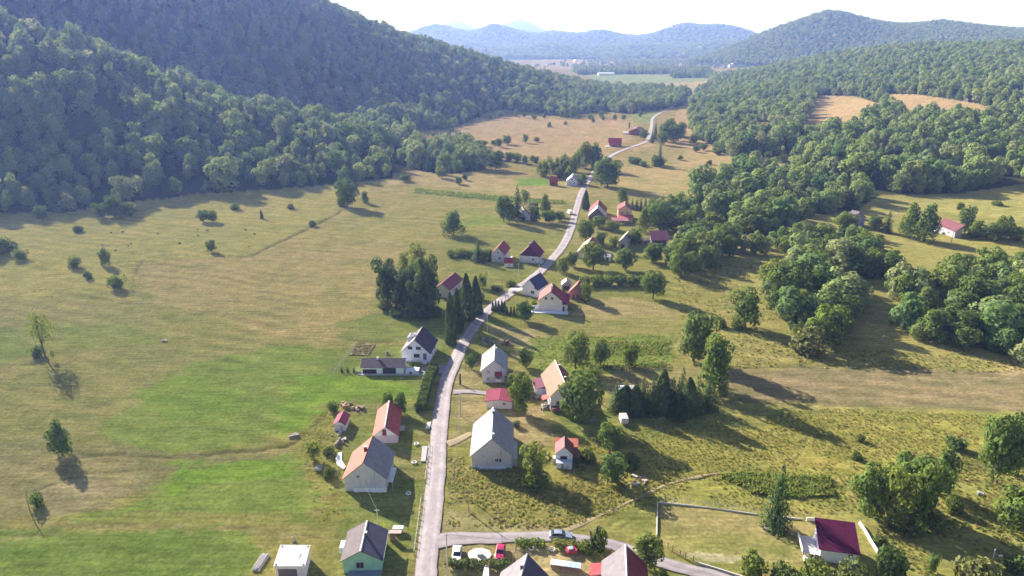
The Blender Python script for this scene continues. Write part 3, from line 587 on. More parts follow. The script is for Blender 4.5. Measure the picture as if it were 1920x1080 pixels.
def mk_pine(i): V, L = lobes_crown(350+i, 2200, 13, 0.065, 0.06, shape='round', fill=0.2, jit=0.45); return V, L, L_DARK, BARK, 0.026
def mk_spruce(i): return spruce_quads(400+i), None, L_DARK, BARK, 0.022
def mk_cypress(i):
    g = np.random.default_rng(450+i); n = 1500; t = g.uniform(0, 1, n)**1.25; a = g.uniform(0, 6.283, n); r = 0.46*np.sqrt(np.clip(1-t, 0, 1))**1.1*np.clip(t*9+0.45, 0, 1)*(1+0.13*np.sin(a*3+t*9))*g.uniform(0.85, 1.08, n)
    C = np.stack([r*np.cos(a), r*np.sin(a), 0.01+0.98*t], -1); N = np.stack([np.cos(a), np.sin(a), 0.35+0*a], -1)+g.normal(size=(n, 3))*0.35
    return leaf_quads(C, N, 0.085, g, 0.8), None, L_DARK, BARK, 0.02
def mk_open(i): V, L = lobes_crown(500+i, 620, 16, 0.052, 0.30, shape='column', fill=0.5); return V, L, L_BROAD, BARK, 0.02
for k, f, n in (('broad', mk_broad, 6), ('egg', mk_egg, 3), ('light', mk_light, 3), ('forest', mk_forest, 6), ('column', mk_column, 3), ('poplar', mk_poplar, 3), ('pine', mk_pine, 3), ('spruce', mk_spruce, 3), ('cypress', mk_cypress, 2), ('open', mk_open, 2)):
    proto(k, f, n)
def bush_quads(seed, nl=900, size=0.11):
    g = np.random.default_rng(seed); L = []
    for i in range(8):
        a = i*2.4; r = 0.30*math.sqrt(g.uniform(0, 1)); L.append((r*math.cos(a), r*math.sin(a), g.uniform(0.12, 0.58), g.uniform(0.22, 0.34)))
    L = np.array(L); k = g.integers(0, 8, nl); d = unit(g.normal(size=(nl, 3))); 
    C = L[k, :3]*np.array([1, 1, 1.0])+d*L[k, 3][:, None]*g.uniform(0.8, 1.1, nl)[:, None]; C[:, 2] = np.maximum(C[:, 2], 0.02)
    return leaf_quads(C, d+g.normal(size=(nl, 3))*0.45, size, g)
BUSH = [quads_mesh('foliage', bush_quads(600+i), L_SHRUB) for i in range(4)]
BUSH_DARK = [quads_mesh('foliage', bush_quads(620+i), L_BROAD) for i in range(2)]

def put_tree(kind, pos, h, w, label, group=None, name=None, cat='tree', lean=0.0):
    ps = PROTO[kind]; cr, tr = ps[R_.randrange(len(ps))]
    o = empty(name or {'spruce': 'spruce_tree', 'pine': 'pine_tree', 'cypress': 'cypress_tree'}.get(kind, 'broadleaf_tree'), (pos[0], pos[1], pos[2]-0.15), R_.uniform(0, 6.28))
    if kind not in ('spruce', 'cypress', 'open', 'pine'): w *= 1.2
    o.scale = (w, w*R_.uniform(0.92, 1.08), h)
    if lean: o.rotation_euler[0] = lean
    link(bpy.data.objects.new('trunk', tr), o); link(bpy.data.objects.new('crown', cr), o)
    return tag(o, label, cat, group)
def put_bush(pos, h, w, label, group=None, dark=False, name='bush', cat='bush'):
    me = R_.choice(BUSH_DARK if dark else BUSH)
    o = bpy.data.objects.new(name, me); link(o); o.location = (pos[0], pos[1], pos[2]-0.1); o.rotation_euler = (0, 0, R_.uniform(0, 6.28)); o.scale = (w, w*R_.uniform(0.85, 1.1), h)
    return tag(o, label, cat, group)
def size_at(px, base, top, wpx):
    """height and width in m of something standing at pixel (px, base) whose top shows at row top"""
    g = ground(px, base); r = ray(px, top); z = CAM_H + r[2]*g[1]/r[1]
    d = g[1]*CP-(g[2]-CAM_H)*SP
    return g, max(0.6, z-g[2]), wpx*d/FPX
def tree_px(kind, px, base, top, wpx, label, group=None, **k):
    g, h, w = size_at(px, base, top, wpx); return put_tree(kind, g, h, w, label, group, **k)
def bush_px(px, base, top, wpx, label, group=None, **k):
    g, h, w = size_at(px, base, top, wpx); return put_bush(g, h, w*1.0, label, group, **k)

ORD = ['first', 'second', 'third', 'fourth', 'fifth', 'sixth', 'seventh', 'eighth', 'ninth', 'tenth', 'eleventh', 'twelfth', 'thirteenth', 'fourteenth', 'fifteenth', 'sixteenth']
def number_row(group):
    """members of a row get their place counted from the left in the picture"""
    m = [o for o in COL.objects if o.get('group') == group]; m.sort(key=lambda o: float(project(o.location[0], o.location[1], o.location[2])[0]))
    for i, o in enumerate(m): o['label'] = o['label']+', '+ORD[i]+' from the left'
# ------------------------------------------------------------------ single trees and bushes of the valley floor
T = tree_px; B = bush_px
T('open', 86, 672, 574, 62, 'tall thin-crowned tree with several stems alone at far left of field', name='thin_tree')
B(70, 668, 646, 26, 'dark bush at the foot of the tall thin-crowned tree', dark=True)
T('open', 101, 676, 655, 12, 'little sapling right beside the tall thin-crowned tree', name='sapling')
T('column', 118, 853, 786, 40, 'slender leafy tree alone in the lower left meadow')
B(70, 948, 920, 24, 'dark bush beside a thin bare post in the lower left meadow', dark=True)
B(141, 501, 477, 28, 'round dark bush left of a small tree in the upper left meadow', dark=True)
T('column', 199, 498, 463, 21, 'small upright tree between two dark bushes in the upper left meadow')
B(221, 541, 512, 30, 'dark bush on the stony tip of the mown left field', dark=True)
B(165, 522, 506, 14, 'tiny sapling bush just left of the stony field tip')
B(147, 434, 420, 20, 'small round bush alone just below the shadow of the left wood')
T('broad', 382, 416, 391, 22, 'left one of two touching round trees in the upper left meadow')
T('broad', 399, 416, 392, 20, 'right one of two touching round trees in the upper left meadow')
T('broad', 397, 472, 448, 19, 'small lone tree beside the field corner in the left meadow')
B(440, 392, 377, 17, 'small bush at the shadow edge right of the two touching trees')
B(545, 391, 377, 15, 'small lone bush on the sunlit meadow below the left wood')
T('cypress', 491, 410, 392, 7, 'thin dark pole-like sapling in the upper left meadow', name='sapling')
B(586, 424, 411, 14, 'small bush on the ditch bank running to the field corner')
for i in range(16):
    g_ = np.random.default_rng(900+i); x = g_.uniform(150, 480); y_ = g_.uniform(428, 474)
    B(x, y_, y_-g_.uniform(1.5, 3.2), g_.uniform(3, 5.5), 'tiny low shrub of those dotting the upper left meadow', 'tiny shrubs on the upper left meadow')
T('broad', 79, 412, 382, 26, 'round tree in front of the wood at far left')
for i, (x, bs, tp, w) in enumerate(((192,408,378,36),(215,406,362,34),(243,405,376,34),(228,409,385,30))):
    T('broad', x, bs, tp, w, 'round tree of the tight clump before the left wood', 'clump before the left wood')
B(40, 486, 464, 26, 'dark bush right of the shrub thicket at the left edge', dark=True)
for x, bs, tp, w in ((6,474,440,34),(22,470,450,28),(-8,482,446,30)): B(x, bs, tp, w, 'tall bush of the thicket at the left picture edge', 'thicket at the left edge', dark=True)
T('broad', 652, 388, 332, 44, 'big round tree at the end of the ditch bank by the left wood')
T('egg', 684, 381, 357, 17, 'small dark tree right beside the big round one by the ditch')
B(640, 386, 362, 18, 'bush at the left foot of the big round ditch tree')
T('egg', 851, 440, 393, 42, 'dense egg-shaped tree standing alone in the tan field', name='broadleaf_tree')
# dark conifer grove above the white house with dark roof
T('pine', 728, 574, 480, 68, 'leftmost broad dark pine of the grove above the white house')
T('pine', 805, 588, 472, 64, 'tallest dark pine on the right of the grove above the white house')
T('pine', 765, 560, 496, 62, 'dark pine in the middle back of the grove above the white house')
T('pine', 752, 586, 522, 56, 'short dark pine in the middle front of the grove')
T('pine', 782, 592, 512, 60, 'dark pine in the shaded front of the grove')
for x, y_ in ((722,580),(745,592),(768,596),(795,596),(815,592)): B(x, y_, y_-16, 30, 'dark shrub filling the shaded foot of the pine grove', 'shrubs under the pine grove', dark=True)
T('light', 785, 522, 448, 38, 'pale feathery birch rising behind the dark pine grove')
T('light', 758, 512, 468, 26, 'small pale green tree left of the feathery birch')
T('cypress', 846, 644, 548, 27, 'tall columnar evergreen on the road bank nearest the white house')
T('cypress', 858, 622, 540, 26, 'second tall columnar evergreen on the road bank')
T('cypress', 876, 600, 512, 34, 'wide columnar evergreen beside the red-roofed house hidden in trees')
T('cypress', 893, 588, 518, 30, 'columnar evergreen nearest the road bend')
T('spruce', 897, 490, 446, 30, 'pointed spruce left of the red-roofed gable houses')
B(913, 488, 462, 22, 'light bush between the spruce and the red-roofed gable house')
for x, y, w in ((845,482,18),(862,480,26),(880,482,24)): B(x, y, y-16, w, 'bush of the low hedge bank left of the spruce', 'hedge bank left of the spruce', dark=True)
T('light', 905, 540, 508, 22, 'small pale tree on the slope below the spruce')
B(897, 562, 545, 26, 'bush beside the road bend below the tall evergreens')
B(932, 545, 532, 22, 'low bush above the road junction')
B(958, 536, 524, 20, 'bush between the road and the white house with blue roof')
for i, x in enumerate((924, 929.5, 935, 941, 946)): T('cypress', x, 583, 563-(i % 2)*2, 7, 'narrow dark cypress of the tall clipped row by the road bend', 'tall cypress row by the road bend')
for i, x in enumerate((950.5, 958, 964, 969.5)): T('cypress', x, 590, 573, 6, 'narrow dark cypress of the short row right of the taller row', 'short cypress row')
T('broad', 984, 602, 562, 34, 'round garden tree in front of the cream house with red roof')
T('light', 1002, 578, 560, 16, 'small light tree squeezed between the white and cream houses')
T('light', 1098, 566, 528, 30, 'pale tree at the right end of the little orange-roofed barn')
T('broad', 1224, 560, 504, 46, 'big round tree casting a long shadow right of the village centre')
for x, w in ((1098,24),(1118,26),(1140,28),(1162,26),(1184,26),(1204,22)): B(x, 535, 513, w, 'bush of the long dark hedge across the village gardens', 'long garden hedge', dark=True)
T('broad', 1055, 512, 482, 26, 'small tree on the right verge above the village bend')
T('broad', 1072, 500, 470, 22, 'young tree on the right verge next to the larger one')
T('broad', 985, 688, 648, 32, 'small round tree right of the white-roofed house')
T('broad', 1079, 692, 616, 56, 'tall loose tree at the left end of the vegetable garden row')
T('broad', 1126, 684, 634, 36, 'second tree of the garden row, darker and smaller')
T('broad', 1181, 686, 640, 32, 'bushy tree at the right of the garden row')
T('broad', 975, 772, 700, 44, 'leafy tree between the garage and the orange-roofed house')
B(968, 728, 690, 40, 'grey-green bush behind the leafy tree by the garage')
T('broad', 1090, 792, 690, 82, 'large spreading tree in front of the orange-roofed house')
T('broad', 884, 692, 664, 15, 'small round street tree left of the white-roofed house')
B(884, 676, 664, 28, 'yellowish low bush behind the small round street tree')
for i, (x, bs, tp) in enumerate(((1156,768,716),(1172,772,722),(1205,770,698),(1222,775,706),(1240,772,692),(1258,776,700),(1275,768,690),(1288,778,706),(1305,768,712),(1325,766,706),(1190,776,718),(1268,782,716))):
    T('cypress' if i % 3 == 1 else 'spruce', x, bs, tp+(i*37 % 11)-4, 46, 'dark spruce of the dense block beside the vegetable garden', 'dense spruce block')
T('broad', 1300, 676, 578, 76, 'huge dark broad tree at the right end of the vegetable garden')
T('egg', 1338, 736, 622, 70, 'huge dark tree in front casting a long shadow on the tan strip')
T('light', 1352, 748, 712, 26, 'light young tree at the right end of the spruce block')
T('broad', 1397, 614, 542, 66, 'big round tree alone on the right meadow above the tan strip')
B(1350, 612, 592, 24, 'small bush left of the big round tree on the right meadow')
B(1384, 616, 600, 22, 'small bush at the foot of the big round tree on the right meadow')
T('light', 1000, 895, 832, 64, 'pale willow beside the big grey-roofed house')
B(1003, 912, 882, 46, 'dark bush under the pale willow', dark=True)
B(968, 800, 786, 18, 'bush at the back corner of the big grey-roofed house')
T('broad', 1150, 902, 846, 58, 'grey-green round tree in the meadow below the white trailer')
T('broad', 1143, 848, 790, 48, 'leafy tree left of the white trailer shadow')
B(1102, 866, 828, 34, 'bush against the right wall of the tiny pink-roofed house')
B(1180, 876, 852, 40, 'weedy shrub right of the grey-green round tree')
T('spruce', 1452, 988, 866, 66, 'tall dark spruce inside the white-walled yard corner')
T('broad', 1628, 966, 866, 74, 'left tree of the big group behind the purple-roofed house')
T('light', 1668, 985, 870, 72, 'yellow-green tree at the front of the group behind the purple-roofed house')
T('broad', 1690, 950, 842, 78, 'tallest tree at the back of the group behind the purple-roofed house')
T('broad', 1722, 975, 856, 70, 'dark tree at the right front of the group behind the purple-roofed house')
T('column', 1762, 925, 836, 46, 'slim tree at the right edge of the group behind the purple-roofed house')
B(1700, 992, 962, 60, 'dark undergrowth below the group behind the purple-roofed house', dark=True)
B(1745, 985, 955, 50, 'dark shrub right of the undergrowth below the tree group', dark=True)
T('broad', 1868, 905, 762, 80, 'tall tree with visible pale stems at the right edge')
T('column', 1908, 890, 778, 60, 'dark tree cut by the right edge beside the tall pale-stemmed one')
T('broad', 1896, 1000, 906, 66, 'round tree at the right edge below the pale-stemmed tree')
B(1790, 960, 925, 30, 'leafless brownish shrub right of the big tree group')
B(1613, 826, 812, 16, 'small bush on the mound in the right meadow, upper of two')
B(1606, 860, 840, 20, 'small bush on the mound in the right meadow, lower of two')
B(1790, 840, 818, 36, 'spreading dark bush in the right meadow', dark=True)
B(1410, 1082, 1030, 50, 'round clipped bush in the bottom right hedge, leftmost one', dark=True)
B(1470, 1100, 1050, 50, 'second bush of the bottom right hedge from the left')
B(1530, 1100, 1045, 60, 'bush under the front wall of the purple-roofed house')
B(1595, 1105, 1050, 60, 'greyish bush at the right front corner of the purple-roofed house')
B(1668, 1080, 1015, 58, 'tall light bush right of the purple-roofed house')
B(1650, 1016, 1000, 26, 'small bush by the sloping white wall')
B(1828, 1100, 1036, 74, 'big bush at the bottom below the street lamp')
B(1908, 1070, 1030, 52, 'bright green bush in the bottom right corner')
T('broad', 1745, 1072, 1036, 24, 'little sapling on the bare slope left of the street lamp', name='sapling')
T('broad', 1212, 1065, 998, 58, 'round tree behind the half-red roof by the side road')
B(1122, 1028, 986, 30, 'dark climbing shrub around the ragged trunk by the side road', dark=True)
B(1100, 1036, 1010, 30, 'shrub left of the climbing shrub by the side road')
B(1242, 1098, 1058, 18, 'dark pointed conifer bush at the bottom beside the side road', dark=True)
T('broad', 729, 772, 733, 22, 'left one of two small trees behind the orange-roofed barn')
T('broad', 752, 776, 734, 24, 'right one of two small trees behind the orange-roofed barn')
B(625, 772, 749, 24, 'dark bush behind the tiny magenta-roofed shed', dark=True)
T('light', 588, 862, 824, 34, 'small pale fruit tree left of the half-orange house')
B(615, 850, 832, 22, 'scrubby bush left of the half-orange house')
B(618, 895, 872, 20, 'weedy clump below the pale fruit tree')
B(783, 772, 752, 14, 'dark bush at the low end of the long roadside hedge', dark=True)
B(779, 698, 690, 12, 'round clipped bush beside the long dark-roofed shed')
for x in (641, 652, 664): T('cypress', x, 698, 688, 5.5, 'tiny cypress of the row left of the long dark-roofed shed', 'tiny cypresses')
# trees round the upper houses
T('spruce', 970, 412, 345, 34, 'tall spruce behind the ruined white cottage')
T('broad', 945, 416, 362, 34, 'big dark tree left of the ruined white cottage')
T('broad', 955, 418, 380, 30, 'low dark tree at the left wall of the ruined white cottage')
T('light', 984, 385, 354, 20, 'light tree just right of the tall spruce')
T('egg', 1021, 400, 362, 22, 'pointed dark tree right of the little dark shed')
T('broad', 1003, 416, 384, 28, 'dark tree right of the ruined white cottage')
T('broad', 1030, 418, 392, 32, 'low bushy tree near the road above the ruined cottage shadow')
T('broad', 1048, 414, 394, 22, 'bushy tree beside the white van')
T('cypress', 1098, 392, 357, 18, 'dark columnar conifer on the road verge')
T('broad', 1098, 452, 408, 40, 'big dark tree on the right of the road below the conifer')
T('broad', 1122, 425, 404, 34, 'small tree in front of the white-roofed cottage')
T('broad', 1148, 432, 412, 30, 'small tree in front of the pink lean-to roof')
T('egg', 1166, 382, 350, 26, 'dark tree behind the two-storey orange house')
T('broad', 1112, 506, 452, 56, 'large bushy tree hiding the long white-roofed barn')
T('broad', 1172, 506, 462, 44, 'bushy tree in front of the narrow white roof')
T('light', 1150, 470, 440, 22, 'pale small tree between the two half-hidden roofs')
T('egg', 1206, 435, 385, 26, 'dark pointed tree right of the pink roofs')
T('broad', 1240, 432, 375, 62, 'very large bright tree above the magenta shed')
T('broad', 1282, 440, 392, 46, 'tall tree right of the very large bright one')
T('broad', 1225, 492, 456, 44, 'bushy tree in front of the magenta shed, left')
T('broad', 1262, 496, 462, 46, 'bushy tree in front of the magenta shed, right')
T('broad', 1190, 458, 425, 30, 'tree between the narrow white roof and the magenta shed')
T('broad', 1125, 462, 432, 26, 'slender garden tree behind the long white-roofed barn')
for i in range(15):
    x = 1185+i*8.2; T('spruce', x, 393+(i % 3), 370-(i % 4)*2, 11, 'small dark spruce of the row at the top of the village', 'spruce row above the village')
# valley beyond the village
T('broad', 1139, 352, 290, 52, 'great round tree on the right of the road beyond the village')
T('broad', 1127, 348, 300, 34, 'tree leaning against the great round tree by the upper road')
T('egg', 1092, 346, 322, 20, 'dark tree beside the little grey gabled house')
T('column', 1116, 318, 266, 30, 'tall dark tree on the right of the poplar group')
T('column', 1098, 316, 262, 30, 'tallest tree in the middle of the poplar group')
for x, bs, tp in ((1012,330,300),(1022,332,298),(1033,330,294),(1044,330,292),(1054,328,288),(1064,330,290),(1074,328,284),(1082,322,276),(1048,334,312),(1066,336,310),(1030,322,290),(1058,320,286)):
    T('poplar', x, bs, tp, 17, 'slim light poplar of the group below tan fields', 'poplar group below the tan fields')
T('broad', 1051, 334, 312, 18, 'dark tree behind the small red barn')
for x, bs, tp, w in ((1228,262,222,12),(1238,260,230,11),(1222,268,244,12)): T('spruce', x, bs, tp, w, 'pointed dark spruce where the upper road vanishes', 'spruces at the road end')
for x, bs, tp, w in ((1248,266,226,26),(1262,268,232,24),(1272,264,230,24),(1242,272,244,22),(1256,254,220,26),(1276,258,226,20)): T('broad', x, bs, tp, w, 'dark round tree of the clump where the upper road vanishes', 'tree clump at the road end')
T('broad', 1206, 262, 241, 16, 'small round tree right of the far brown house')
T('spruce', 1236, 312, 256, 14, 'tall narrow spruce right of the upper road')
for x, bs, tp, w in ((1184,306,291,15),(1194,308,293,18),(1205,312,300,16),(1230,312,287,22),(1240,310,292,16)): B(x, bs, tp, w, 'bush of the cluster right of the upper road', 'bush cluster by the upper road', dark=True)
for x, bs, tp, w in ((950,271,252,18),(985,268,250,12),(1006,266,256,12),(935,276,258,14),(925,272,262,14),(905,275,262,20),(890,277,265,18),(870,280,268,16)): T('broad', x, bs, tp, w, 'small round tree of the scattered line across the tan fields', 'trees across the tan fields')
for x, bs, tp, w in ((1030,238,228,11),(1112,230,216,7),(1130,225,212,8),(1060,234,226,8),(1180,240,228,5)): T('egg', x, bs, tp, w, 'small tree dotted on the upper tan field', 'trees dotted on the upper tan field')
for x, bs, tp, w in ((930,318,280,30),(915,306,276,26),(935,300,282,26),(955,302,284,22),(970,304,286,18),(984,308,290,16),(998,304,290,14),(1005,306,292,12)): T('broad', x, bs, tp, w, 'tree of the ragged copse at the foot of the tan fields', 'ragged copse below the tan fields')
for x, bs, tp, w in ((745,306,292,14),(785,318,304,15),(828,334,310,22),(800,316,303,14),(760,340,326,26),(860,345,330,18),(872,338,326,12)): T('broad', x, bs, tp, w, 'small tree on the straw slope beside the left wood', 'trees on the straw slope')
for x, bs, tp, w in ((1468,306,284,13),(1478,305,296,14),(1490,304,297,12)): B(x, bs, tp, w, 'bush on the straw field below the right wood', 'bushes on the right straw field')
B(1330, 308, 298, 10, 'tiny bush in the middle of the right straw field')
T('broad', 1440, 300, 283, 15, 'small round tree near the edge of the right straw field')
for x, bs, tp, w in ((1300,270,250,18),(1318,282,268,16),(1305,285,272,14),(1345,290,276,22),(1275,300,290,12)): T('broad', x, bs, tp, w, 'small tree at the lower rim of the right wood', 'trees at the rim of the right wood')
g_ = np.random.default_rng(77)
for i in range(16):
    x = 880+i*21+g_.uniform(-7, 7); y_ = 219+g_.uniform(-1, 7); T('broad', x, y_, y_-g_.uniform(9, 16), g_.uniform(8, 13), 'loose small tree at the foot of the shaded mountain', 'loose trees at the mountain foot')
# right side
T('egg', 1704, 446, 374, 40, 'left of two tall egg-shaped trees beside the pink-roofed hill house')
T('egg', 1733, 452, 376, 46, 'right of two tall egg-shaped trees beside the pink-roofed hill house')
T('spruce', 1662, 436, 390, 26, 'dark conifer right of the violet house')
T('broad', 1640, 432, 402, 26, 'yellowish tree touching the violet house')
T('broad', 1584, 440, 394, 44, 'leafy tree covering the left of the violet house')
T('broad', 1808, 438, 382, 30, 'ragged tree right of the pink-roofed hill house')
for x, bs, tp, w in ((1830,446,412,34),(1855,450,415,38),(1880,450,402,30),(1905,452,424,36)): T('broad', x, bs, tp, w, 'bushy tree of the hedge right of the pink-roofed hill house', 'hedge right of the hill house')
for x, bs, tp, w in ((1800,392,372,16),(1870,385,372,20)): B(x, bs, tp, w, 'bush on the upper right meadow under the wood', 'bushes on the upper right meadow')
B(1510, 660, 606, 64, 'light round bush in front of the bare dead tree')
for gname in ('tall cypress row by the road bend', 'short cypress row', 'tiny cypresses', 'long garden hedge', 'hedge bank left of the spruce', 'dense spruce block', 'spruce row above the village', 'poplar group below the tan fields',
              'spruces at the road end', 'tree clump at the road end', 'bush cluster by the upper road', 'trees across the tan fields', 'trees dotted on the upper tan field', 'ragged copse below the tan fields', 'trees on the straw slope',
              'bushes on the right straw field', 'trees at the rim of the right wood', 'hedge right of the hill house', 'bushes on the upper right meadow', 'clump before the left wood', 'thicket at the left edge', 'shrubs under the pine grove', 'loose trees at the mountain foot'): number_row(gname)

# ------------------------------------------------------------------ houses
WHITEWALL = dict(rough=0.9, var=0.07, scale=0.8, stain=0.25)
def wallm(c, stain=0.3):
    k = min(1.55, 0.80/max(c)); return paint(tuple(round(v*k*t_, 3) for v, t_ in zip(c, (0.90, 0.95, 1.10))), 0.9, 0.10, 0.9, stain=stain)  # lightened and cooled: fill light on shaded walls is put into the colour
def roofm(c, rough=0.7, rib=0.35, var=0.16): return paint(c, rough, var, 0.7, rib=rib, spec=0.15, stain=0.4)
ORANGE = (0.30, 0.125, 0.095); RED = (0.34, 0.062, 0.055); MAROON = (0.22, 0.030, 0.065); DARKR = (0.085, 0.070, 0.095); GREYR = (0.40, 0.40, 0.42); WHITER = (0.62, 0.63, 0.64); NAVY = (0.050, 0.055, 0.14); TILE = (0.30, 0.10, 0.085)
CREAM = (0.52, 0.43, 0.34); WHITE = (0.66, 0.63, 0.62); STUCCO = (0.36, 0.32, 0.31); PINK = (0.46, 0.35, 0.34)
class House:
    """gabled house; own frame: origin under the near ridge end, y along the ridge, x to the right of it"""
    def __init__(s, name, label, cat, O, ydir, L, W, hE, hR, wall, rl, rr=None, ov=0.45, oy=0.4, group=None, ridge=None, base=None, upper=None, mono=False):
        s.L, s.W, s.hE, s.hR, s.ov, s.oy = L, W, hE, hR, ov, oy
        s.root = o = empty(name, O, math.atan2(-ydir[0], ydir[1])); tag(o, label, cat, group)
        s.half = W/2-ov; s.k = (hR-hE)/(W/2); s.top = hE+ov*s.k-0.16
        t = s.half; wt = s.top; ap = hR-0.17
        if mono:
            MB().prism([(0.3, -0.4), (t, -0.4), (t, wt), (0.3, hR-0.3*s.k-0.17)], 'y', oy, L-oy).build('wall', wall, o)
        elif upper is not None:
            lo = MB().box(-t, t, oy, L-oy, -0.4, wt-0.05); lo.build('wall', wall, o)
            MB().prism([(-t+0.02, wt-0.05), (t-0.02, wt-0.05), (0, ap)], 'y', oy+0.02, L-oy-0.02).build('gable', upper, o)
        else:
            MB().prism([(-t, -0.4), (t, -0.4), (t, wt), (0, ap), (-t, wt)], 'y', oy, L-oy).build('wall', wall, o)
        th = 0.13
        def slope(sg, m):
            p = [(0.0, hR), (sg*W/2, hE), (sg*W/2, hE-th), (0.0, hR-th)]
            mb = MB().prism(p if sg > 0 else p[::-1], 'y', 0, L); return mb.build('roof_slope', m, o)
        s.left = None if mono else slope(-1, rl); s.right = slope(1, rr or rl)  # many houses pass a paler, sunlit colour for one slope, a shaded one for the other
        if ridge is not None:
            MB().prism([(-0.16, hR-0.16*s.k+0.02), (-0.16, hR-0.16*s.k+0.06), (0, hR+0.07), (0.16, hR-0.16*s.k+0.06), (0.16, hR-0.16*s.k+0.02), (0, hR+0.02)], 'y', -0.02, L+0.02).build('ridge_cap', ridge, o)
        if base is not None:
            MB().box(-t-0.06, t+0.06, oy-0.06, L-oy+0.06, -0.4, 0.5).build('plinth', base, o)
    def chimney(s, y, x=0.0, w=0.55, up=0.9, m=None, cap=True):
        m = m or paint((0.24, 0.13, 0.11), 0.9, 0.2, 3.0); z = s.hR-abs(x)*s.k
        c = MB().box(x-w/2, x+w/2, y-w/2, y+w/2, z-0.6, z+up).build('chimney', m, s.root)
        if cap: MB().box(x-w/2-0.08, x+w/2+0.08, y-w/2-0.08, y+w/2+0.08, z+up, z+up+0.1).build('chimney_cap', paint((0.45, 0.43, 0.41), 0.9), c)
    def _pl(s, face):
        if face == 'F': return lambda a, d, z: (a, s.oy-d, z)
        if face == 'B': return lambda a, d, z: (-a, s.L-s.oy+d, z)
        if face == 'R': return lambda a, d, z: (s.half+d, s.oy+a, z)
        return lambda a, d, z: (-s.half-d, s.oy+a, z)
    def _bx(s, f, a0, a1, d0, d1, z0, z1):
        P = s._pl(f); v = [P(a, d, z) for z in (z0, z1) for a, d in ((a0, d0), (a1, d0), (a1, d1), (a0, d1))]
        return MB().add(v, [(0,3,2,1),(4,5,6,7),(0,1,5,4),(1,2,6,5),(2,3,7,6),(3,0,4,7)])
    def window(s, f, a, z, w=1.0, h=1.2, frame=(0.55, 0.53, 0.5), shutter=None):
        mb = MB()
        for q in (s._bx(f, a-w/2, a+w/2, -0.02, 0.05, z, z+0.09), s._bx(f, a-w/2, a+w/2, -0.02, 0.05, z+h-0.09, z+h), s._bx(f, a-w/2, a-w/2+0.09, -0.02, 0.05, z+0.09, z+h-0.09),
                  s._bx(f, a+w/2-0.09, a+w/2, -0.02, 0.05, z+0.09, z+h-0.09), s._bx(f, a-0.035, a+0.035, -0.02, 0.045, z+0.09, z+h-0.09)): mb.add(q.v, q.f)
        fr = mb.build('window', paint(frame, 0.7), s.root)
        s._bx(f, a-w/2+0.02, a+w/2-0.02, -0.03, 0.012, z+0.02, z+h-0.02).build('pane', glass_dark() if shutter is None else paint(shutter, 0.8), fr)
        s._bx(f, a-w/2-0.1, a+w/2+0.1, 0.0, 0.12, z-0.08, z-0.005).build('sill', paint((0.5, 0.48, 0.46), 0.9), fr)
    def door(s, f, a, z, w=1.0, h=2.1, col=(0.16, 0.08, 0.05)):
        d = s._bx(f, a-w/2, a+w/2, -0.02, 0.06, z, z+h).build('door', paint(col, 0.7, 0.15, 3.0), s.root)
        s._bx(f, a+w/2-0.16, a+w/2-0.1, 0.06, 0.12, z+1.0, z+1.15).build('handle', paint((0.5, 0.5, 0.5), 0.4, metal=0.8), d)
    def box(s, name, x0, x1, y0, y1, z0, z1, m, parent=None): return MB().box(x0, x1, y0, y1, z0, z1).build(name, m, parent or s.root)
    def lean(s, name, x0, x1, y0, y1, za, zb, axis, m, th=0.12):
        """sloping sheet from height za to zb along axis x or y"""
        if axis == 'x': v = MB().prism([(x0, za), (x1, zb), (x1, zb-th), (x0, za-th)], 'y', y0, y1)
        else: v = MB().prism([(y0, za), (y1, zb), (y1, zb-th), (y0, za-th)], 'x', x0, x1)
        return v.build(name, m, s.root)
def fit_gable(A, Bk, EL, ER, hE, zg=None):
    """front ridge end, back ridge end and the two front eave corners in the photo, eave height -> place and size"""
    if zg is None: zg = ground((EL[0]+ER[0])/2, (EL[1]+ER[1])/2+18)[2]
    PL = at_z(*EL, zg+hE); PR = at_z(*ER, zg+hE); M = (PL+PR)/2
    r = ray((A[0]), A[1]); hR = CAM_H + r[2]*M[1]/r[1] - zg
    hR = min(max(hR, hE+0.5), hE+6.5)
    Q = at_z(*Bk, zg+hR); d = Q[:2]-M[:2]; L = np.linalg.norm(d); d = d/L; xr = np.array([d[1], -d[0]])
    W = abs((PR-PL)[:2] @ xr)
    return dict(O=(M[0], M[1], zg), ydir=d, L=L, W=W, hE=hE, hR=hR)
def fit_eave(EL, ER, hE, hR, RL=None, depth=None):
    """house whose long side faces the camera: two eave corners, and a ridge point (or half depth)"""
    zg = ground((EL[0]+ER[0])/2, (EL[1]+ER[1])/2+12)[2]
    PL = at_z(*EL, zg+hE)[:2]; PR = at_z(*ER, zg+hE)[:2]; d = PR-PL; L = np.linalg.norm(d); d /= L; back = np.array([-d[1], d[0]])
    hw = depth if depth else max(1.0, (at_z(*RL, zg+hR)[:2]-PL) @ back)
    O = PL+back*hw
    return dict(O=(O[0], O[1], zg), ydir=d, L=L, W=2*hw, hE=hE, hR=hR)
def show(n, p): print('%-26s L %.1f W %.1f hE %.1f hR %.1f at (%.0f,%.0f,%.1f)' % (n, p['L'], p['W'], p['hE'], p['hR'], *p['O']))
def GH(name, label, fit, wall, rl, rr=None, cat='house', **k):
    show(label[:26], fit); return House(name, label, cat, wall=wall, rl=rl, rr=rr, **fit, **k)

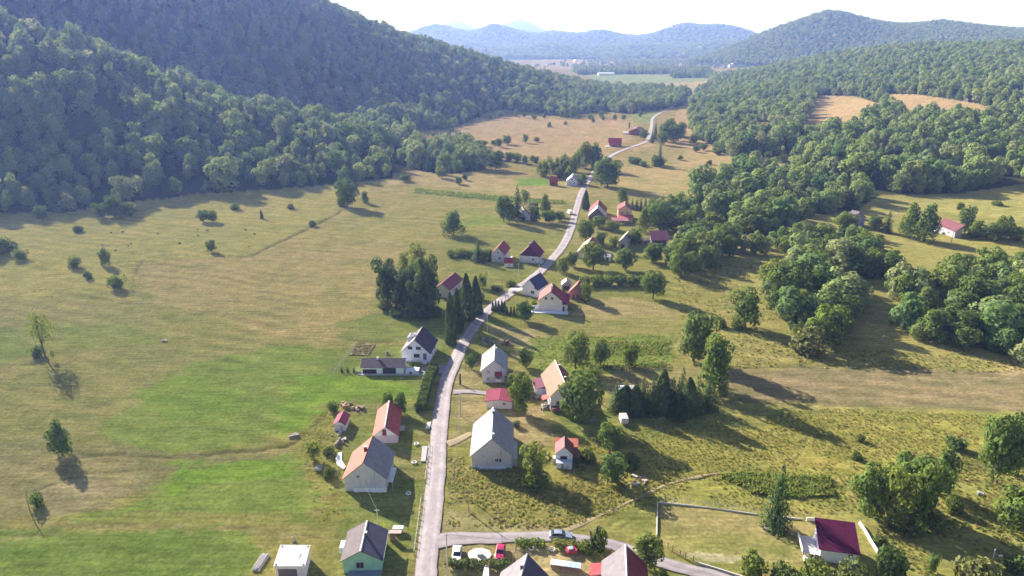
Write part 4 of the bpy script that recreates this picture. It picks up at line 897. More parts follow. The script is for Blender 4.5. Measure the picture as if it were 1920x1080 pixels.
# bottom row
h = GH('house', 'green-walled house with dark metal roof at the bottom left of the road', fit_gable((675.8,1033),(688.7,975.8),(637.5,1052),(717.5,1052.5),3.1), wallm((0.17,0.30,0.22)), roofm((0.115,0.094,0.105)), roofm((0.085,0.075,0.12)), ridge=paint((0.6,0.58,0.57),0.5))  # left slope coloured in the roof's lit tone, right slope in its shaded tone
h.chimney(h.L*0.52, 0.3, 0.5, 0.7, paint((0.13,0.09,0.10),0.8)); h.window('F', -0.4, 1.1, 1.5, 1.4, (0.3,0.27,0.27)); h.window('R', h.L*0.4, 1.0); h.door('R', h.L*0.65, 0.1)
h.box('balcony', -h.half-1.5, -h.half, h.L*0.55, h.L*0.8, 0.9, 2.3, wallm((0.68,0.66,0.65))); h.box('gutter', h.W/2-0.02, h.W/2+0.10, 0.05, h.L-0.05, h.hE-0.16, h.hE-0.05, paint((0.45,0.45,0.46),0.4))
h.box('porch_step', -2.5, h.half, -1.6, h.oy-0.03, -0.3, 0.55, paint((0.20,0.24,0.30),0.9))
h = GH('house', 'large house whose roof is orange on one side and grey on the other', fit_gable((683.3,867.5),(699,816.7),(640,901),(726.7,898),3.3), wallm((0.34,0.315,0.31),0.45), roofm(ORANGE), roofm((0.22,0.215,0.25)), ridge=paint((0.20,0.05,0.05),0.6))
h.chimney(h.L*0.5, -0.6, 0.6, 1.1, paint((0.26,0.06,0.05),0.8)); h.box('plinth', -h.half+2.0, h.half+0.05, h.oy-0.25, h.oy-0.01, -0.4, 0.9, wallm((0.52,0.48,0.48)))
h.lean('porch_roof', h.half+0.02, h.half+1.5, 0.6, h.L*0.55, 2.6, 2.3, 'x', roofm((0.62,0.62,0.63))); h.window('R', h.L*0.6, 1.0); h.window('R', h.L*0.78, 1.0); h.door('R', h.L*0.3, 0.2)
for y in (0.9, h.L*0.5): h.box('porch_post', h.half+1.30, h.half+1.40, y, y+0.1, -0.3, 2.2, paint((0.4,0.38,0.37)))
h.window('F', -1.5, 3.6, 0.6, 0.6, (0.25,0.24,0.24))
h = GH('barn', 'barn with all-orange roof and white gable behind the half-orange house', fit_gable((720,800.6),(730,750.6),(698,817.5),(747.5,820),2.1), wallm((0.42,0.31,0.32)), roofm(ORANGE), roofm((0.36,0.085,0.075)), ridge=paint((0.66,0.60,0.58),0.5), upper=wallm((0.62,0.59,0.57)), cat='barn', ov=0.35)  # right slope: shade put into the orange roof's colour as brownish red
h.door('F', -0.25, h.top-0.05, 1.0, 1.75, (0.20,0.03,0.035)); h.door('R', h.L*0.35, 0.1, 1.2, 1.75, (0.35,0.10,0.08)); h.window('R', h.L*0.65, 0.7, 0.8, 0.8)
h.box('step', h.half+0.02, h.half+1.2, h.L*0.45, h.L*0.6, -0.3, 0.25, paint((0.5,0.47,0.45)))
h = GH('shed', 'tiny shed with magenta roof left of the orange-roofed barn', fit_gable((634.4,790),(644.4,770),(624,795),(647,798.7),1.9), wallm((0.40,0.33,0.35)), roofm((0.22,0.038,0.075)), upper=wallm((0.62,0.60,0.58)), cat='shed', ov=0.25, oy=0.25)
h.door('F', 0.5, 0.0, 0.8, 1.5, (0.30,0.36,0.5)); h.box('vent', -0.25, 0.1, h.oy-0.06, h.oy+0.02, h.top+0.75, h.top+1.1, paint((0.05,0.03,0.04)))
h.lean('ramp', -0.2, 0.7, -2.0, h.oy-0.05, -0.15, 0.35, 'y', paint((0.45,0.47,0.55),0.8))
h = GH('house', 'big house with pale grey sheet roof right of the road', fit_gable((923.3,822.7),(925,763),(880.7,855),(963.3,858),3.3), wallm((0.355,0.315,0.30),0.5), roofm((0.27,0.275,0.28)), roofm((0.25,0.255,0.275)), ridge=paint((0.55,0.55,0.56),0.5), base=wallm((0.40,0.37,0.37)))
h.chimney(h.L*0.78, 0.12, 0.5, 0.9, paint((0.12,0.11,0.12),0.9)); h.chimney(h.L*0.12, 0.35, 0.45, 0.6, paint((0.5,0.49,0.49),0.9))
h.window('F', 1.15, 1.55, 0.85, 1.05, (0.62,0.60,0.58)); h.window('F', 1.95, 1.6, 0.6, 0.95, (0.3,0.28,0.28)); h.box('vent', -2.1, -1.85, h.oy-0.05, h.oy+0.02, 3.1, 3.3, paint((0.05,0.05,0.05)))
h.box('lean_to', h.half+0.02, h.half+1.1, 1.0, h.L*0.55, -0.3, 2.2, wallm((0.30,0.28,0.29))); h.lean('lean_to_roof', h.half+0.01, h.half+1.3, 0.8, h.L*0.57, 2.45, 2.2, 'x', roofm((0.40,0.41,0.43)))
h.box('hatch', -h.half+1.6, h.half-1.5, h.oy-0.5, h.oy-0.08, -0.3, 0.35, wallm((0.44,0.42,0.44)))
h = GH('garage', 'low garage with bright magenta roof above the grey-roofed house', fit_gable((937.5,749.7),(938,727.5),(909,751.7),(962,754),2.3), wallm((0.46,0.39,0.36)), roofm((0.215,0.036,0.068)), cat='garage', oy=0.3, ov=0.3)
h.window('F', 1.4, 1.2, 0.8, 0.5, (0.2,0.18,0.18)); h.box('garage_door', -h.half-0.05, -h.half+0.01, h.L*0.35, h.L*0.75, 0, 1.9, paint((0.40,0.36,0.33),0.7)); h.box('ridge_strip', -0.05, 0.05, 0, h.L, h.hR+0.004, h.hR+0.03, paint((0.42,0.12,0.16),0.5))
h = GH('cottage', 'tiny pink-roofed cottage with an orange shed roof behind it', fit_gable((1060.6,838),(1058.7,817),(1040,852.7),(1076,853),3.0), wallm((0.50,0.48,0.50),0.6), roofm((0.20,0.115,0.115)), roofm((0.22,0.075,0.08)), cat='cottage', ov=0.3)
h.lean('back_roof', -h.half-0.5, h.half+1.4, h.L-0.6, h.L+2.7, 2.5, 2.9, 'y', roofm((0.36,0.11,0.075))); h.box('back_wall', -h.half-0.3, h.half+1.2, h.L-0.3, h.L+2.4, -0.3, 2.3, wallm((0.36,0.20,0.16)))
t_ = h.box('terrace', -h.half+0.1, h.half-0.05, -1.3, h.oy-0.02, -0.3, 1.55, wallm((0.40,0.40,0.43))); h.box('terrace_door', -0.7, 0.0, -1.33, -1.28, 0.0, 1.4, paint((0.30,0.30,0.33)), t_); h.box('terrace_panel', 0.5, 1.2, -1.335, -1.285, 0.0, 1.3, paint((0.48,0.49,0.50)), t_)
h.box('dark_front_panel', -0.9, 0.7, h.oy-0.06, h.oy+0.01, 1.56, 2.35, paint((0.045,0.03,0.035),0.9)); h.lean('side_roof', h.half+0.02, h.half+1.5, 0.4, h.L-0.5, 2.5, 1.9, 'x', roofm((0.17,0.07,0.075))); h.box('woodstack', -h.half-0.75, -h.half-0.05, 0.5, 2.0, -0.2, 1.5, paint((0.42,0.36,0.30),0.9,0.4,6.0))  # near-black panel on the front wall just above the terrace
h = GH('house', 'house with broad pale orange roof slope behind a large tree', fit_gable((1058.7,716),(1040.6,674.4),(1028.7,743),(1087,745),3.9), wallm((0.50,0.46,0.46)), roofm((0.25,0.165,0.115)), roofm((0.26,0.075,0.085)), ridge=paint((0.62,0.50,0.42),0.6))  # sunlight put into the left slope's pale orange; the other slope is dark red
h.chimney(h.L*0.68, 0.35, 0.5, 0.9, paint((0.30,0.10,0.09),0.9)); h.chimney(h.L*0.2, 0.7, 0.45, 0.8, paint((0.30,0.10,0.09),0.9)); h.window('F', -1.6, 1.3); h.window('F', 1.2, 1.3)
h.box('annex', -h.half-2.6, -h.half-0.02, h.L*0.58, h.L*0.95, -0.3, 2.5, wallm((0.48,0.44,0.43))); h.lean('annex_roof', -h.half-3.0, -h.half-0.02, h.L*0.55, h.L*0.98, 2.6, 3.4, 'x', roofm((0.14,0.045,0.075)))
h.lean('porch_roof', -h.half-1.9, -h.half-0.02, h.L*0.12, h.L*0.3, 2.4, 2.9, 'x', roofm((0.45,0.13,0.115)))
for y in (h.L*0.13, h.L*0.28): h.box('porch_post', -h.half-1.8, -h.half-1.68, y, y+0.12, -0.3, 2.3, paint((0.35,0.2,0.15)))
h.box('veranda', -h.half+0.1, h.half-0.1, -1.2, h.oy-0.02, 0.2, 1.1, paint((0.22,0.10,0.09),0.8)); h.box('bench_log', h.half-2.2, h.half-1.9, -3.6, -1.3, 0.0, 0.25, paint((0.5,0.45,0.4)))
h = GH('house', 'narrow house with near-white sheet roof and little red porch roof', fit_gable((927.5,675.6),(927.9,646),(900.6,696.5),(952,696),3.8), wallm((0.40,0.36,0.37),0.4), roofm((0.30,0.305,0.31)), roofm((0.30,0.305,0.34)), ridge=paint((0.66,0.66,0.67),0.5))
h.chimney(h.L*0.7, 0.45, 0.5, 0.8, paint((0.5,0.49,0.49),0.9)); h.window('F', -1.7, 2.9, 0.9, 1.0, (0.45,0.42,0.43), (0.30,0.27,0.29)); h.window('F', -1.7, 0.6, 0.9, 1.1, (0.45,0.42,0.43), (0.30,0.27,0.29)); h.door('F', 1.1, 1.3, 1.0, 1.9, (0.25,0.20,0.21))
h.lean('porch_roof', 0.2, 2.4, -1.4, h.oy-0.01, 2.9, 3.5, 'y', roofm((0.36,0.055,0.075))); bl = h.box('balcony', 0.4, 2.2, -1.3, h.oy-0.01, 0.9, 1.1, paint((0.5,0.48,0.48)))
h.box('railing', 0.4, 2.2, -1.34, -1.28, 1.1, 1.9, paint((0.58,0.55,0.55)), bl); h.box('support', 0.45, 0.6, -1.25, -1.1, -0.3, 0.9, paint((0.3,0.28,0.28)), bl); h.box('support', 2.0, 2.15, -1.25, -1.1, -0.3, 0.9, paint((0.3,0.28,0.28)), bl)
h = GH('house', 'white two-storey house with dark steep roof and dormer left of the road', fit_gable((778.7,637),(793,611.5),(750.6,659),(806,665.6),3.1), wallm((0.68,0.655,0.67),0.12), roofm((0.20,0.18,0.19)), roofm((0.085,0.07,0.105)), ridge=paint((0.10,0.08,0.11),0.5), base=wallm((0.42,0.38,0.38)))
for a in (-1.6, 1.0): h.window('F', a, 4.2, 1.5, 1.0, (0.2,0.17,0.18))
h.window('F', 0.4, 1.5, 1.8, 1.2, (0.2,0.17,0.18)); h.window('F', 0.9, 0.05, 0.9, 0.4, (0.2,0.17,0.18)); h.door('F', 3.0, 0.9, 1.1, 2.1, (0.16,0.13,0.15)); h.box('stair', 2.3, 3.7, -0.8, h.oy-0.08, -0.3, 0.85, wallm((0.45,0.43,0.44)))
h.window('R', h.L*0.3, 1.3, 1.0, 1.1); h.window('R', h.L*0.65, 1.3, 1.0, 1.1)
dm = h.box('dormer', -3.6, -1.2, h.L*0.45, h.L*0.78, h.hR-3.6*h.k+0.1, h.hR-1.6, wallm((0.62,0.60,0.61))); h.lean('dormer_roof', -4.0, -0.9, h.L*0.42, h.L*0.81, h.hR-1.75, h.hR-0.9, 'x', roofm((0.10,0.085,0.12)))
h.chimney(h.L*0.35, -0.7, 0.55, 0.9, wallm((0.6,0.58,0.58)))
h = GH('shed', 'long low dark-roofed shed with open bays beside the white house', fit_eave((675,689.4),(758,689.4),2.3,4.0,(676.5,671)), wallm((0.62,0.60,0.60)), roofm((0.11,0.09,0.11)), roofm((0.105,0.080,0.105)), cat='shed', ov=0.5, oy=0.3)
h.box('bay_shade_panel', h.half+0.005, h.half+0.03, 0.6, h.L*0.36, 0.1, 1.5, paint((0.06,0.035,0.05),0.9)); h.box('bay_shade_panel', h.half+0.005, h.half+0.03, h.L*0.50, h.L*0.80, -0.1, 1.9, paint((0.05,0.035,0.055),0.9)); h.chimney(h.L*0.37, 0.3, 0.5, 0.5, wallm((0.6,0.58,0.57)))  # near-black panels on the wall paint the shade inside the open bays
h.box('terrace_slab', h.half+0.05, h.half+0.9, -1.0, h.L+6, -0.2, 0.1, paint((0.46,0.44,0.45),0.9)); h.box('awning_wall', h.half-2.2, h.half+0.1, h.L+0.2, h.L+4.2, -0.2, 1.1, wallm((0.5,0.48,0.48)))
# middle of the village
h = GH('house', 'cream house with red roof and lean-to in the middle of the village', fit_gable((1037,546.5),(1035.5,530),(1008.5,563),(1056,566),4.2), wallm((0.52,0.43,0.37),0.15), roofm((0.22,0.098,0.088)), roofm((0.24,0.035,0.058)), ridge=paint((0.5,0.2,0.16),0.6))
h.window('F', -1.7, 4.6, 0.9, 1.0, (0.35,0.3,0.28)); h.window('F', 0.6, 4.6, 0.9, 1.0, (0.35,0.3,0.28)); h.chimney(h.L*0.4, 0.2, 0.6, 1.0, wallm((0.66,0.64,0.62)))
h.lean('side_roof', h.W/2-0.6, h.W/2+2.2, 0.5, h.L+2.0, h.hE+0.3, h.hE-1.7, 'x', roofm((0.25,0.035,0.06))); h.box('side_wall', h.half+0.02, h.half+2.0, 1.0, h.L+1.6, -0.3, 2.5, wallm((0.52,0.46,0.42))); h.box('side_door', h.half+0.3, h.half+1.0, 0.95, 1.02, 0, 1.9, paint((0.14,0.09,0.09)))
h.box('terrace', -h.half-2.8, h.half+2.4, -2.0, h.oy-0.03, -0.3, 0.22, wallm((0.60,0.58,0.57))); h.box('terrace_wall', -h.half-2.9, -h.half-0.1, -0.2, 0.1, 0.22, 1.2, wallm((0.58,0.50,0.42))); h.box('entry', -h.half-3.0, -h.half-0.02, 1.0, 2.5, -0.3, 1.6, wallm((0.62,0.60,0.60)))
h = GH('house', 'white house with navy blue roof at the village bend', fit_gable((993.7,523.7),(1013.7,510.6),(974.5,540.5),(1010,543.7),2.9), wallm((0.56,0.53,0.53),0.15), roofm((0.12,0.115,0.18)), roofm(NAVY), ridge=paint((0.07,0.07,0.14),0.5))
h.window('F', 1.3, 1.1, 1.5, 1.2, (0.25,0.22,0.23)); h.window('F', 2.6, 3.3, 0.9, 1.0, (0.2,0.17,0.18)); h.lean('porch_roof', -h.half-6.0, -h.half-0.2, -0.5, 2.2, 1.1, 1.9, 'x', roofm((0.50,0.46,0.47)))
h = GH('shed', 'little open shed with pale peaked roof behind the cream house', fit_gable((1061,526.5),(1062,520.5),(1052.5,534),(1072,535),2.0), wallm((0.20,0.17,0.16)), roofm((0.60,0.60,0.61)), roofm((0.42,0.42,0.44)), cat='shed', ov=0.2, oy=0.2)
h.box('opening_shade_panel', -h.half*0.7, h.half*0.7, h.oy-0.04, h.oy+0.01, 0, 1.5, paint((0.05,0.045,0.05),0.9))  # near-black panel on the gable wall paints the dark inside of the shed
h = GH('barn', 'little brick-red barn with sunlit orange roof right of the cream house', fit_gable((1084,533),(1087,524.5),(1063.5,551),(1100,552),2.3), wallm((0.24,0.11,0.10)), roofm((0.30,0.12,0.10)), roofm((0.24,0.06,0.06)), cat='barn', ov=0.3)  # left slope's lighter orange has the sunlight in its colour
for a in (-1.4, 0.2, 1.8): h.box('plank_door', a-0.5, a+0.5, h.oy-0.05, h.oy+0.01, 0.0, 1.9, paint((0.14,0.07,0.07),0.8))
h = GH('house', 'grey-walled gable house with red roof, left of the pair above the bend', fit_gable((933.7,463.7),(944.4,450),(920,476.5),(946.5,479),3.6), wallm((0.36,0.33,0.34)), roofm((0.22,0.07,0.065)), roofm((0.27,0.06,0.07)), ridge=paint((0.45,0.2,0.17),0.6)); h.window('F', 0.8, 1.3); h.window('F', 0, 4.0, 0.8, 0.9)
h = GH('shed', 'small red-roofed annex in front of the grey-walled gable house', fit_eave((944.6,493.6),(963,493.6),1.8,3.6,depth=2.6), wallm((0.46,0.43,0.44)), roofm((0.36,0.08,0.085)), roofm((0.30,0.055,0.065)), cat='shed', ov=0.25, oy=0.2); h.window('R', h.L*0.5, 0.6, 0.7, 0.7)
h.box('white_tank', -h.half+0.2, -h.half+1.6, h.L*0.4, h.L*0.9, h.hR-1.4, h.hR-0.1, paint((0.7,0.7,0.7)))
h = GH('house', 'house with deep purple-red roof, right of the pair above the bend', fit_gable((992,461),(1001.5,450),(971.5,480.5),(1012,483),2.9), wallm((0.42,0.39,0.385)), roofm((0.17,0.09,0.105)), roofm((0.16,0.020,0.065)), upper=paint((0.085,0.03,0.045),0.8,0.2,3.0), ridge=paint((0.2,0.04,0.08),0.5))  # left slope paler than the right: its sunlight is put into the colour
h.chimney(h.L*0.35, -0.5, 0.6, 1.0, paint((0.34,0.2,0.18),0.9)); h.window('F', -1.7, 1.2, 1.4, 1.0, (0.7,0.7,0.7), (0.66,0.66,0.67)); h.window('F', 1.9, 1.2, 1.0, 1.0); h.box('porch', h.half+0.05, h.half+1.6, 0.8, h.L*0.5, -0.3, 0.5, wallm((0.45,0.45,0.47)))
h = GH('house', 'red-roofed house half hidden behind the tall columnar evergreens', fit_eave((844,545),(869,523),3.2,5.8,(838,523)), wallm((0.40,0.37,0.35)), roofm((0.24,0.07,0.065)), roofm((0.24,0.070,0.085))); h.window('R', h.L*0.3, 1.1); h.window('R', h.L*0.7, 1.1)
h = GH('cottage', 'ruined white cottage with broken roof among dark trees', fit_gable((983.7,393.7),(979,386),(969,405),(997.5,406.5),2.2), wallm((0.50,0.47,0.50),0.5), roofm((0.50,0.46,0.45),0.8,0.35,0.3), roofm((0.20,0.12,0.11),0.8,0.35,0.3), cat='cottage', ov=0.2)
h.box('doorway_shade_panel', -1.6, 0.3, h.oy-0.04, h.oy+0.01, -0.1, 2.0, paint((0.035,0.03,0.04),0.9)); h.box('fallen_rafter', -h.half-0.9, -h.half-0.6, 0.3, 2.8, -0.1, 2.0, paint((0.36,0.25,0.22)))  # near-black panel on the wall paints the shade within the doorway
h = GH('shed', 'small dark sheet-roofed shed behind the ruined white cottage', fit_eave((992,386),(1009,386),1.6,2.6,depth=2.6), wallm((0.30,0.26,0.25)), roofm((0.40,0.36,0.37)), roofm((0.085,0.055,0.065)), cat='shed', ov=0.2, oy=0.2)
h = GH('cottage', 'cottage with white front roof and red rear roof near the top of the village', fit_gable((1119.5,390),(1121.5,383),(1102,407),(1136.5,405.5),2.4), wallm((0.10,0.06,0.07)), roofm((0.34,0.34,0.345)), roofm((0.40,0.39,0.40)), cat='cottage'); h.box('gable_dark_panel', -1.5, 1.5, h.oy-0.05, h.oy+0.01, 0, 2.0, paint((0.06,0.03,0.04)))  # near-black panel set on the dark gable wall
for sg, c in ((-1, (0.34,0.075,0.085)), (1, (0.20,0.06,0.06))):
    p = [(0, h.hR+0.55), (sg*h.W/2, h.hE+0.55), (sg*h.W/2, h.hE+0.4), (0, h.hR+0.4)]; MB().prism(p if sg > 0 else p[::-1], 'y', h.L+0.02, h.L*2.1).build('rear_roof_slope', roofm(c), h.root)
MB().prism([(-h.half, -0.4), (h.half, -0.4), (h.half, h.top+0.5), (0, h.hR+0.38), (-h.half, h.top+0.5)], 'y', h.L+0.1, h.L*2.05).build('rear_wall', wallm((0.30,0.17,0.14)), h.root)
h = GH('house', 'two-storey orange house with red roof above pink lean-to roofs', fit_gable((1172,385),(1171,377.5),(1157.7,394),(1186,393.5),6.0), wallm((0.52,0.33,0.20),0.15), roofm((0.25,0.08,0.08)), roofm((0.26,0.07,0.075)), ridge=paint((0.5,0.2,0.18)))
h.window('F', -1.4, 3.8, 0.9, 1.0); h.window('F', 1.4, 3.8, 0.9, 1.0); h.chimney(h.L*0.5, 0.2, 0.6, 0.9)
h.lean('lower_roof', -h.half, h.half+1.0, -4.0, h.oy-0.01, 2.6, 3.3, 'y', roofm((0.42,0.10,0.14))); h.box('lower_wall', -h.half+0.3, h.half+0.6, -3.6, h.oy-0.03, -0.3, 2.5, wallm((0.45,0.36,0.34)))
h.lean('car_port_roof', -h.half-4.2, h.half-2.0, -9.5, -4.05, 2.2, 2.6, 'y', roofm((0.27,0.11,0.14)))
for x in (-h.half-4.0, h.half-2.3): h.box('car_port_post', x, x+0.15, -9.3, -9.15, -0.3, 2.1, paint((0.3,0.25,0.24)))
h = GH('barn', 'long barn with white roof mostly hidden behind a bushy tree', fit_gable((1097,461),(1111,443.5),(1080,474),(1116,475),3.0), wallm((0.36,0.30,0.28)), roofm((0.34,0.32,0.28)), roofm((0.32,0.085,0.085)), cat='barn', ridge=paint((0.45,0.2,0.17))); h.box('barn_door', -1, 1, h.oy-0.05, h.oy+0.01, 0, 2.3, paint((0.15,0.08,0.07)))  # left slope whitened to carry the sun; the right slope is red
h = GH('barn', 'narrow barn with white roof standing out between garden trees', fit_gable((1166,446),(1181,430.5),(1157.5,455),(1178,457),2.7), wallm((0.30,0.26,0.25)), roofm((0.34,0.335,0.32)), roofm((0.25,0.24,0.25)), cat='barn'); h.box('barn_door', -0.8, 0.8, h.oy-0.05, h.oy+0.01, 0, 2.0, paint((0.12,0.08,0.07)))
h = GH('shed', 'white-walled hut glimpsed between two bushy garden trees', fit_eave((1131,482),(1146,482),2.0,2.9,depth=2.2), wallm((0.62,0.61,0.64)), roofm((0.50,0.50,0.53)), cat='shed', ov=0.2, oy=0.2); h.door('R', h.L*0.5, 0, 0.9, 1.8)
h = GH('shed', 'open-fronted shed with magenta roof among tall trees', fit_eave((1221,450.5),(1255,450.5),2.8,6.2,(1222,432)), wallm((0.10,0.08,0.10)), roofm((0.24,0.085,0.12)), roofm((0.21,0.075,0.115)), cat='shed', mono=True); h.box('opening_shade_panel', h.half-0.01, h.half+0.03, 0.8, h.L-1.4, 0, 2.1, paint((0.04,0.035,0.05),0.9)); h.box('pier', h.half+0.01, h.half+0.35, h.L-1.3, h.L-0.5, -0.2, 2.3, wallm((0.45,0.43,0.44)))  # near-black panel on the front paints the shade under the roof
h = GH('shed', 'ramshackle brown board shed left of the magenta shed', fit_eave((1202,452),(1219,450),1.7,2.5,depth=2.0), paint((0.30,0.20,0.12),0.9,0.25,4), roofm((0.34,0.24,0.15),0.9), cat='shed', ov=0.2, oy=0.2); h.door('R', h.L*0.5, 0, 0.9, 1.4)
h = GH('barn', 'small dark red barn beside the bright green plot', fit_eave((1030,340),(1046.5,340),3.0,6.2,(1031,332.5)), paint((0.22,0.055,0.075),0.9,0.2,2), roofm((0.28,0.06,0.075)), roofm((0.26,0.055,0.075)), cat='barn', ov=0.2, oy=0.2); h.box('barn_door', h.half-0.01, h.half+0.05, h.L*0.3, h.L*0.6, 0, 2.3, paint((0.12,0.03,0.04)))
h = GH('house', 'little grey gabled house with white roof edge right of the dark red barn', fit_gable((1075.5,330.5),(1075,325),(1060.5,341.5),(1084.5,339.5),2.8), wallm((0.36,0.37,0.45)), roofm((0.64,0.64,0.65)), roofm((0.36,0.37,0.42))); h.window('F', -1.5, 1.2); h.window('F', 1.5, 1.2); h.window('F', 0, 3.6)
h = GH('house', 'far house with wide bright red roof beside the upper road', fit_eave((1141,268.5),(1166,268.5),3.0,7.5,(1142.5,258.7)), paint((0.30,0.11,0.11),0.9), roofm((0.38,0.07,0.085)), roofm((0.36,0.065,0.085))); h.window('R', h.L*0.3, 1.0, 1.5, 1.3); h.window('R', h.L*0.7, 1.0, 1.5, 1.3); h.box('terrace', h.half+0.1, h.half+3, -3, 2, -0.2, 0.5, wallm((0.6,0.55,0.5)))
h = GH('house', 'far brown house with dark roof at the end of the upper road', fit_gable((1196,241),(1198,236.5),(1178,246),(1204,246),4.0), paint((0.16,0.085,0.075),0.9), roofm((0.24,0.10,0.085)), roofm((0.12,0.075,0.08))); h.window('F', 0, 1.2, 1.5, 1.5, (0.6,0.58,0.56)); h.box('white_shed', -h.half-7, -h.half-2, 2, 6, -0.3, 2.2, wallm((0.62,0.6,0.6)))
# right side
h = GH('house', 'hill house with pink roof and white balcony wall on the right', fit_eave((1755,420),(1791,434),3.4,6.6,(1764,405.5)), wallm((0.24,0.22,0.22)), roofm((0.24,0.085,0.105)), roofm((0.155,0.055,0.070)), mono=True); h.window('R', h.L*0.35, 1.0, 1.2, 1.2); h.window('R', h.L*0.65, 1.0, 1.2, 1.2); h.box('balcony', h.half+0.02, h.half+1.5, 0.5, h.L*0.45, 0.0, 0.9, wallm((0.50,0.47,0.45)))  # white house wall greyed: the shade on it is put into its colour
h = GH('house', 'violet-shaded house half hidden among trees on the right', fit_gable((1611,397),(1598,393.5),(1592,412),(1629,409),4.2), wallm((0.17,0.15,0.24)), roofm((0.16,0.13,0.15)), roofm((0.12,0.10,0.14))); h.window('F', -1, 1.6); h.window('F', 1.2, 1.6)  # dark violet wall colour carries the shade on the gable
h = GH('house', 'white house with broad purple corrugated roof at the bottom right', fit_eave((1535.6,1030),(1614,1040.5),2.9,5.6,(1535,971)), wallm((0.58,0.57,0.61),0.1), roofm((0.10,0.013,0.048)), roofm((0.10,0.012,0.048)), oy=0.5, mono=True)
h.window('R', h.L*0.72, 1.6, 0.8, 0.7, (0.15,0.13,0.13))
dk = h.box('deck', 0.2, h.half-0.2, -2.6, h.oy-0.03, 0.9, 1.05, paint((0.56,0.50,0.48),0.9,0.2,5)); h.box('railing', 0.2, h.half-0.2, -2.66, -2.6, 1.05, 1.9, paint((0.62,0.59,0.57),0.9), dk); h.box('stair', h.half-0.15, h.half+1.0, -2.4, -1.3, -0.3, 0.6, paint((0.6,0.58,0.57)), dk)
for x in (0.4, h.half-0.5): h.box('support', x, x+0.15, -2.5, -2.35, -0.3, 0.9, paint((0.4,0.35,0.32)), dk)
h = GH('house', 'dark-roofed house cut by the bottom picture edge', fit_gable((990,1037.5),(963,1130),(939,1073),(1038,1088),3.1), wallm((0.45,0.42,0.41)), roofm((0.075,0.07,0.115)), roofm((0.21,0.185,0.205)), ridge=paint((0.42,0.40,0.41),0.5)); h.chimney(h.L*0.3, 0.25, 0.5, 0.8, paint((0.14,0.10,0.11),0.9)); h.window('F', 0, 1.2)
h = GH('house', 'house with half grey half red roof at the bottom edge by the side road', fit_gable((1173,1020.6),(1176.5,1110),(1127.7,1051),(1213.7,1060),3.1), wallm((0.45,0.42,0.41)), roofm((0.20,0.045,0.055)), roofm((0.18,0.16,0.175)), ridge=paint((0.64,0.62,0.61),0.5)); h.window('F', 0, 1.2)
h.lean('porch_roof', h.half+0.3, h.half+2.6, 0.2, 3.2, 2.9, 2.4, 'x', roofm((0.42,0.075,0.085))); h.box('porch_wall', h.half+0.1, h.half+2.3, 0.6, 3.0, -0.3, 2.3, wallm((0.42,0.2,0.18)))
h = GH('shed', 'grey-white shed roof glimpsed inside the dense spruce block', fit_eave((1163,738),(1192,738),2.4,3.4,(1164.5,724)), wallm((0.55,0.54,0.55)), roofm((0.60,0.60,0.61)), cat='shed', ov=0.2, oy=0.2); h.door('R', h.L*0.5, 0, 0.9, 1.9)
# flat-roofed garage
P = [at_z(*p, 3.0) for p in ((512.5,1062),(572,1062),(582,1022.5),(526,1022))]; cx = sum(p[0] for p in P)/4; cy_ = sum(p[1] for p in P)/4
o = empty('flat_garage', (cx, cy_, 0)); tag(o, 'white flat-roofed garage at the bottom left', 'garage')
q = [(p[0]-cx, p[1]-cy_) for p in P]; MB().prism(q, 'z', 2.88, 3.06).build('roof', paint((0.52,0.52,0.52),0.7,0.05), o); qi = [(a*0.93, b_*0.93) for a, b_ in q]; MB().prism(qi, 'z', -0.3, 2.87).build('wall', wallm((0.56,0.47,0.49)), o)
for k_ in range(4): MB().box(q[k_][0]*0.86-0.15, q[k_][0]*0.86+0.15, q[k_][1]*0.86-0.15, q[k_][1]*0.86+0.15, 3.065, 3.2).build('vent', paint((0.25,0.22,0.22)), o)
MB().box(1.4, 1.6, -0.6, 0.5, 3.065, 3.13).build('roof_strip', paint((0.25,0.23,0.23)), o); MB().box(qi[0][0]+0.5, qi[1][0]-1.5, qi[0][1]-0.05, qi[0][1]+0.01, 0, 2.2).build('garage_door', paint((0.16,0.12,0.15),0.7), o)
# far village: small houses on the plain and the hill foot
FARV = [(1137,124,0),(1142,126,1),(1106,127,1),(1110,130,0),(1120,128,2),(1240,122,0),(1246,123,2),(1252,124,1),(1259,123,0),(1220,106,0),(1228,107,0),(1236,108,1),(1274,99,0),(1280,101,0),(1290,96,0),(1315,90,0),(1356,127,0),(1366,126,0),(1374,124,0),(1080,116,0),(1150,120,2),(1166,124,0),(1203,110,1),(1098,124,2)]
for i, (x, y_, c) in enumerate(FARV):
    g = ground(x, y_); a = R_.uniform(0, 3.1); House('far_house', ['white house in the far village on the plain', 'pale house with red roof in the far village', 'brown-roofed house in the far village'][c], 'house', tuple(g), (math.cos(a), math.sin(a)), R_.uniform(14, 20), R_.uniform(11, 14), 5.5, 10.0,
          paint((0.66,0.64,0.62),0.9), roofm([(0.55,0.53,0.52),(0.38,0.13,0.11),(0.25,0.15,0.12)][c]), group='houses of the far village', ov=0.6)
g = ground(1121, 141); House('hall', 'long white hall on the far plain beside the tree belt', 'hall', tuple(g), (1, 0.05), 46, 16, 5, 8, paint((0.68,0.67,0.66),0.9), roofm((0.66,0.65,0.64)))
g = ground(1810, 191); House('hut', 'tiny dark hut at the right end of the high clearing', 'hut', tuple(g), (1, 0.2), 9, 7, 3, 5.5, paint((0.10,0.09,0.09),0.9), roofm((0.12,0.11,0.12)))

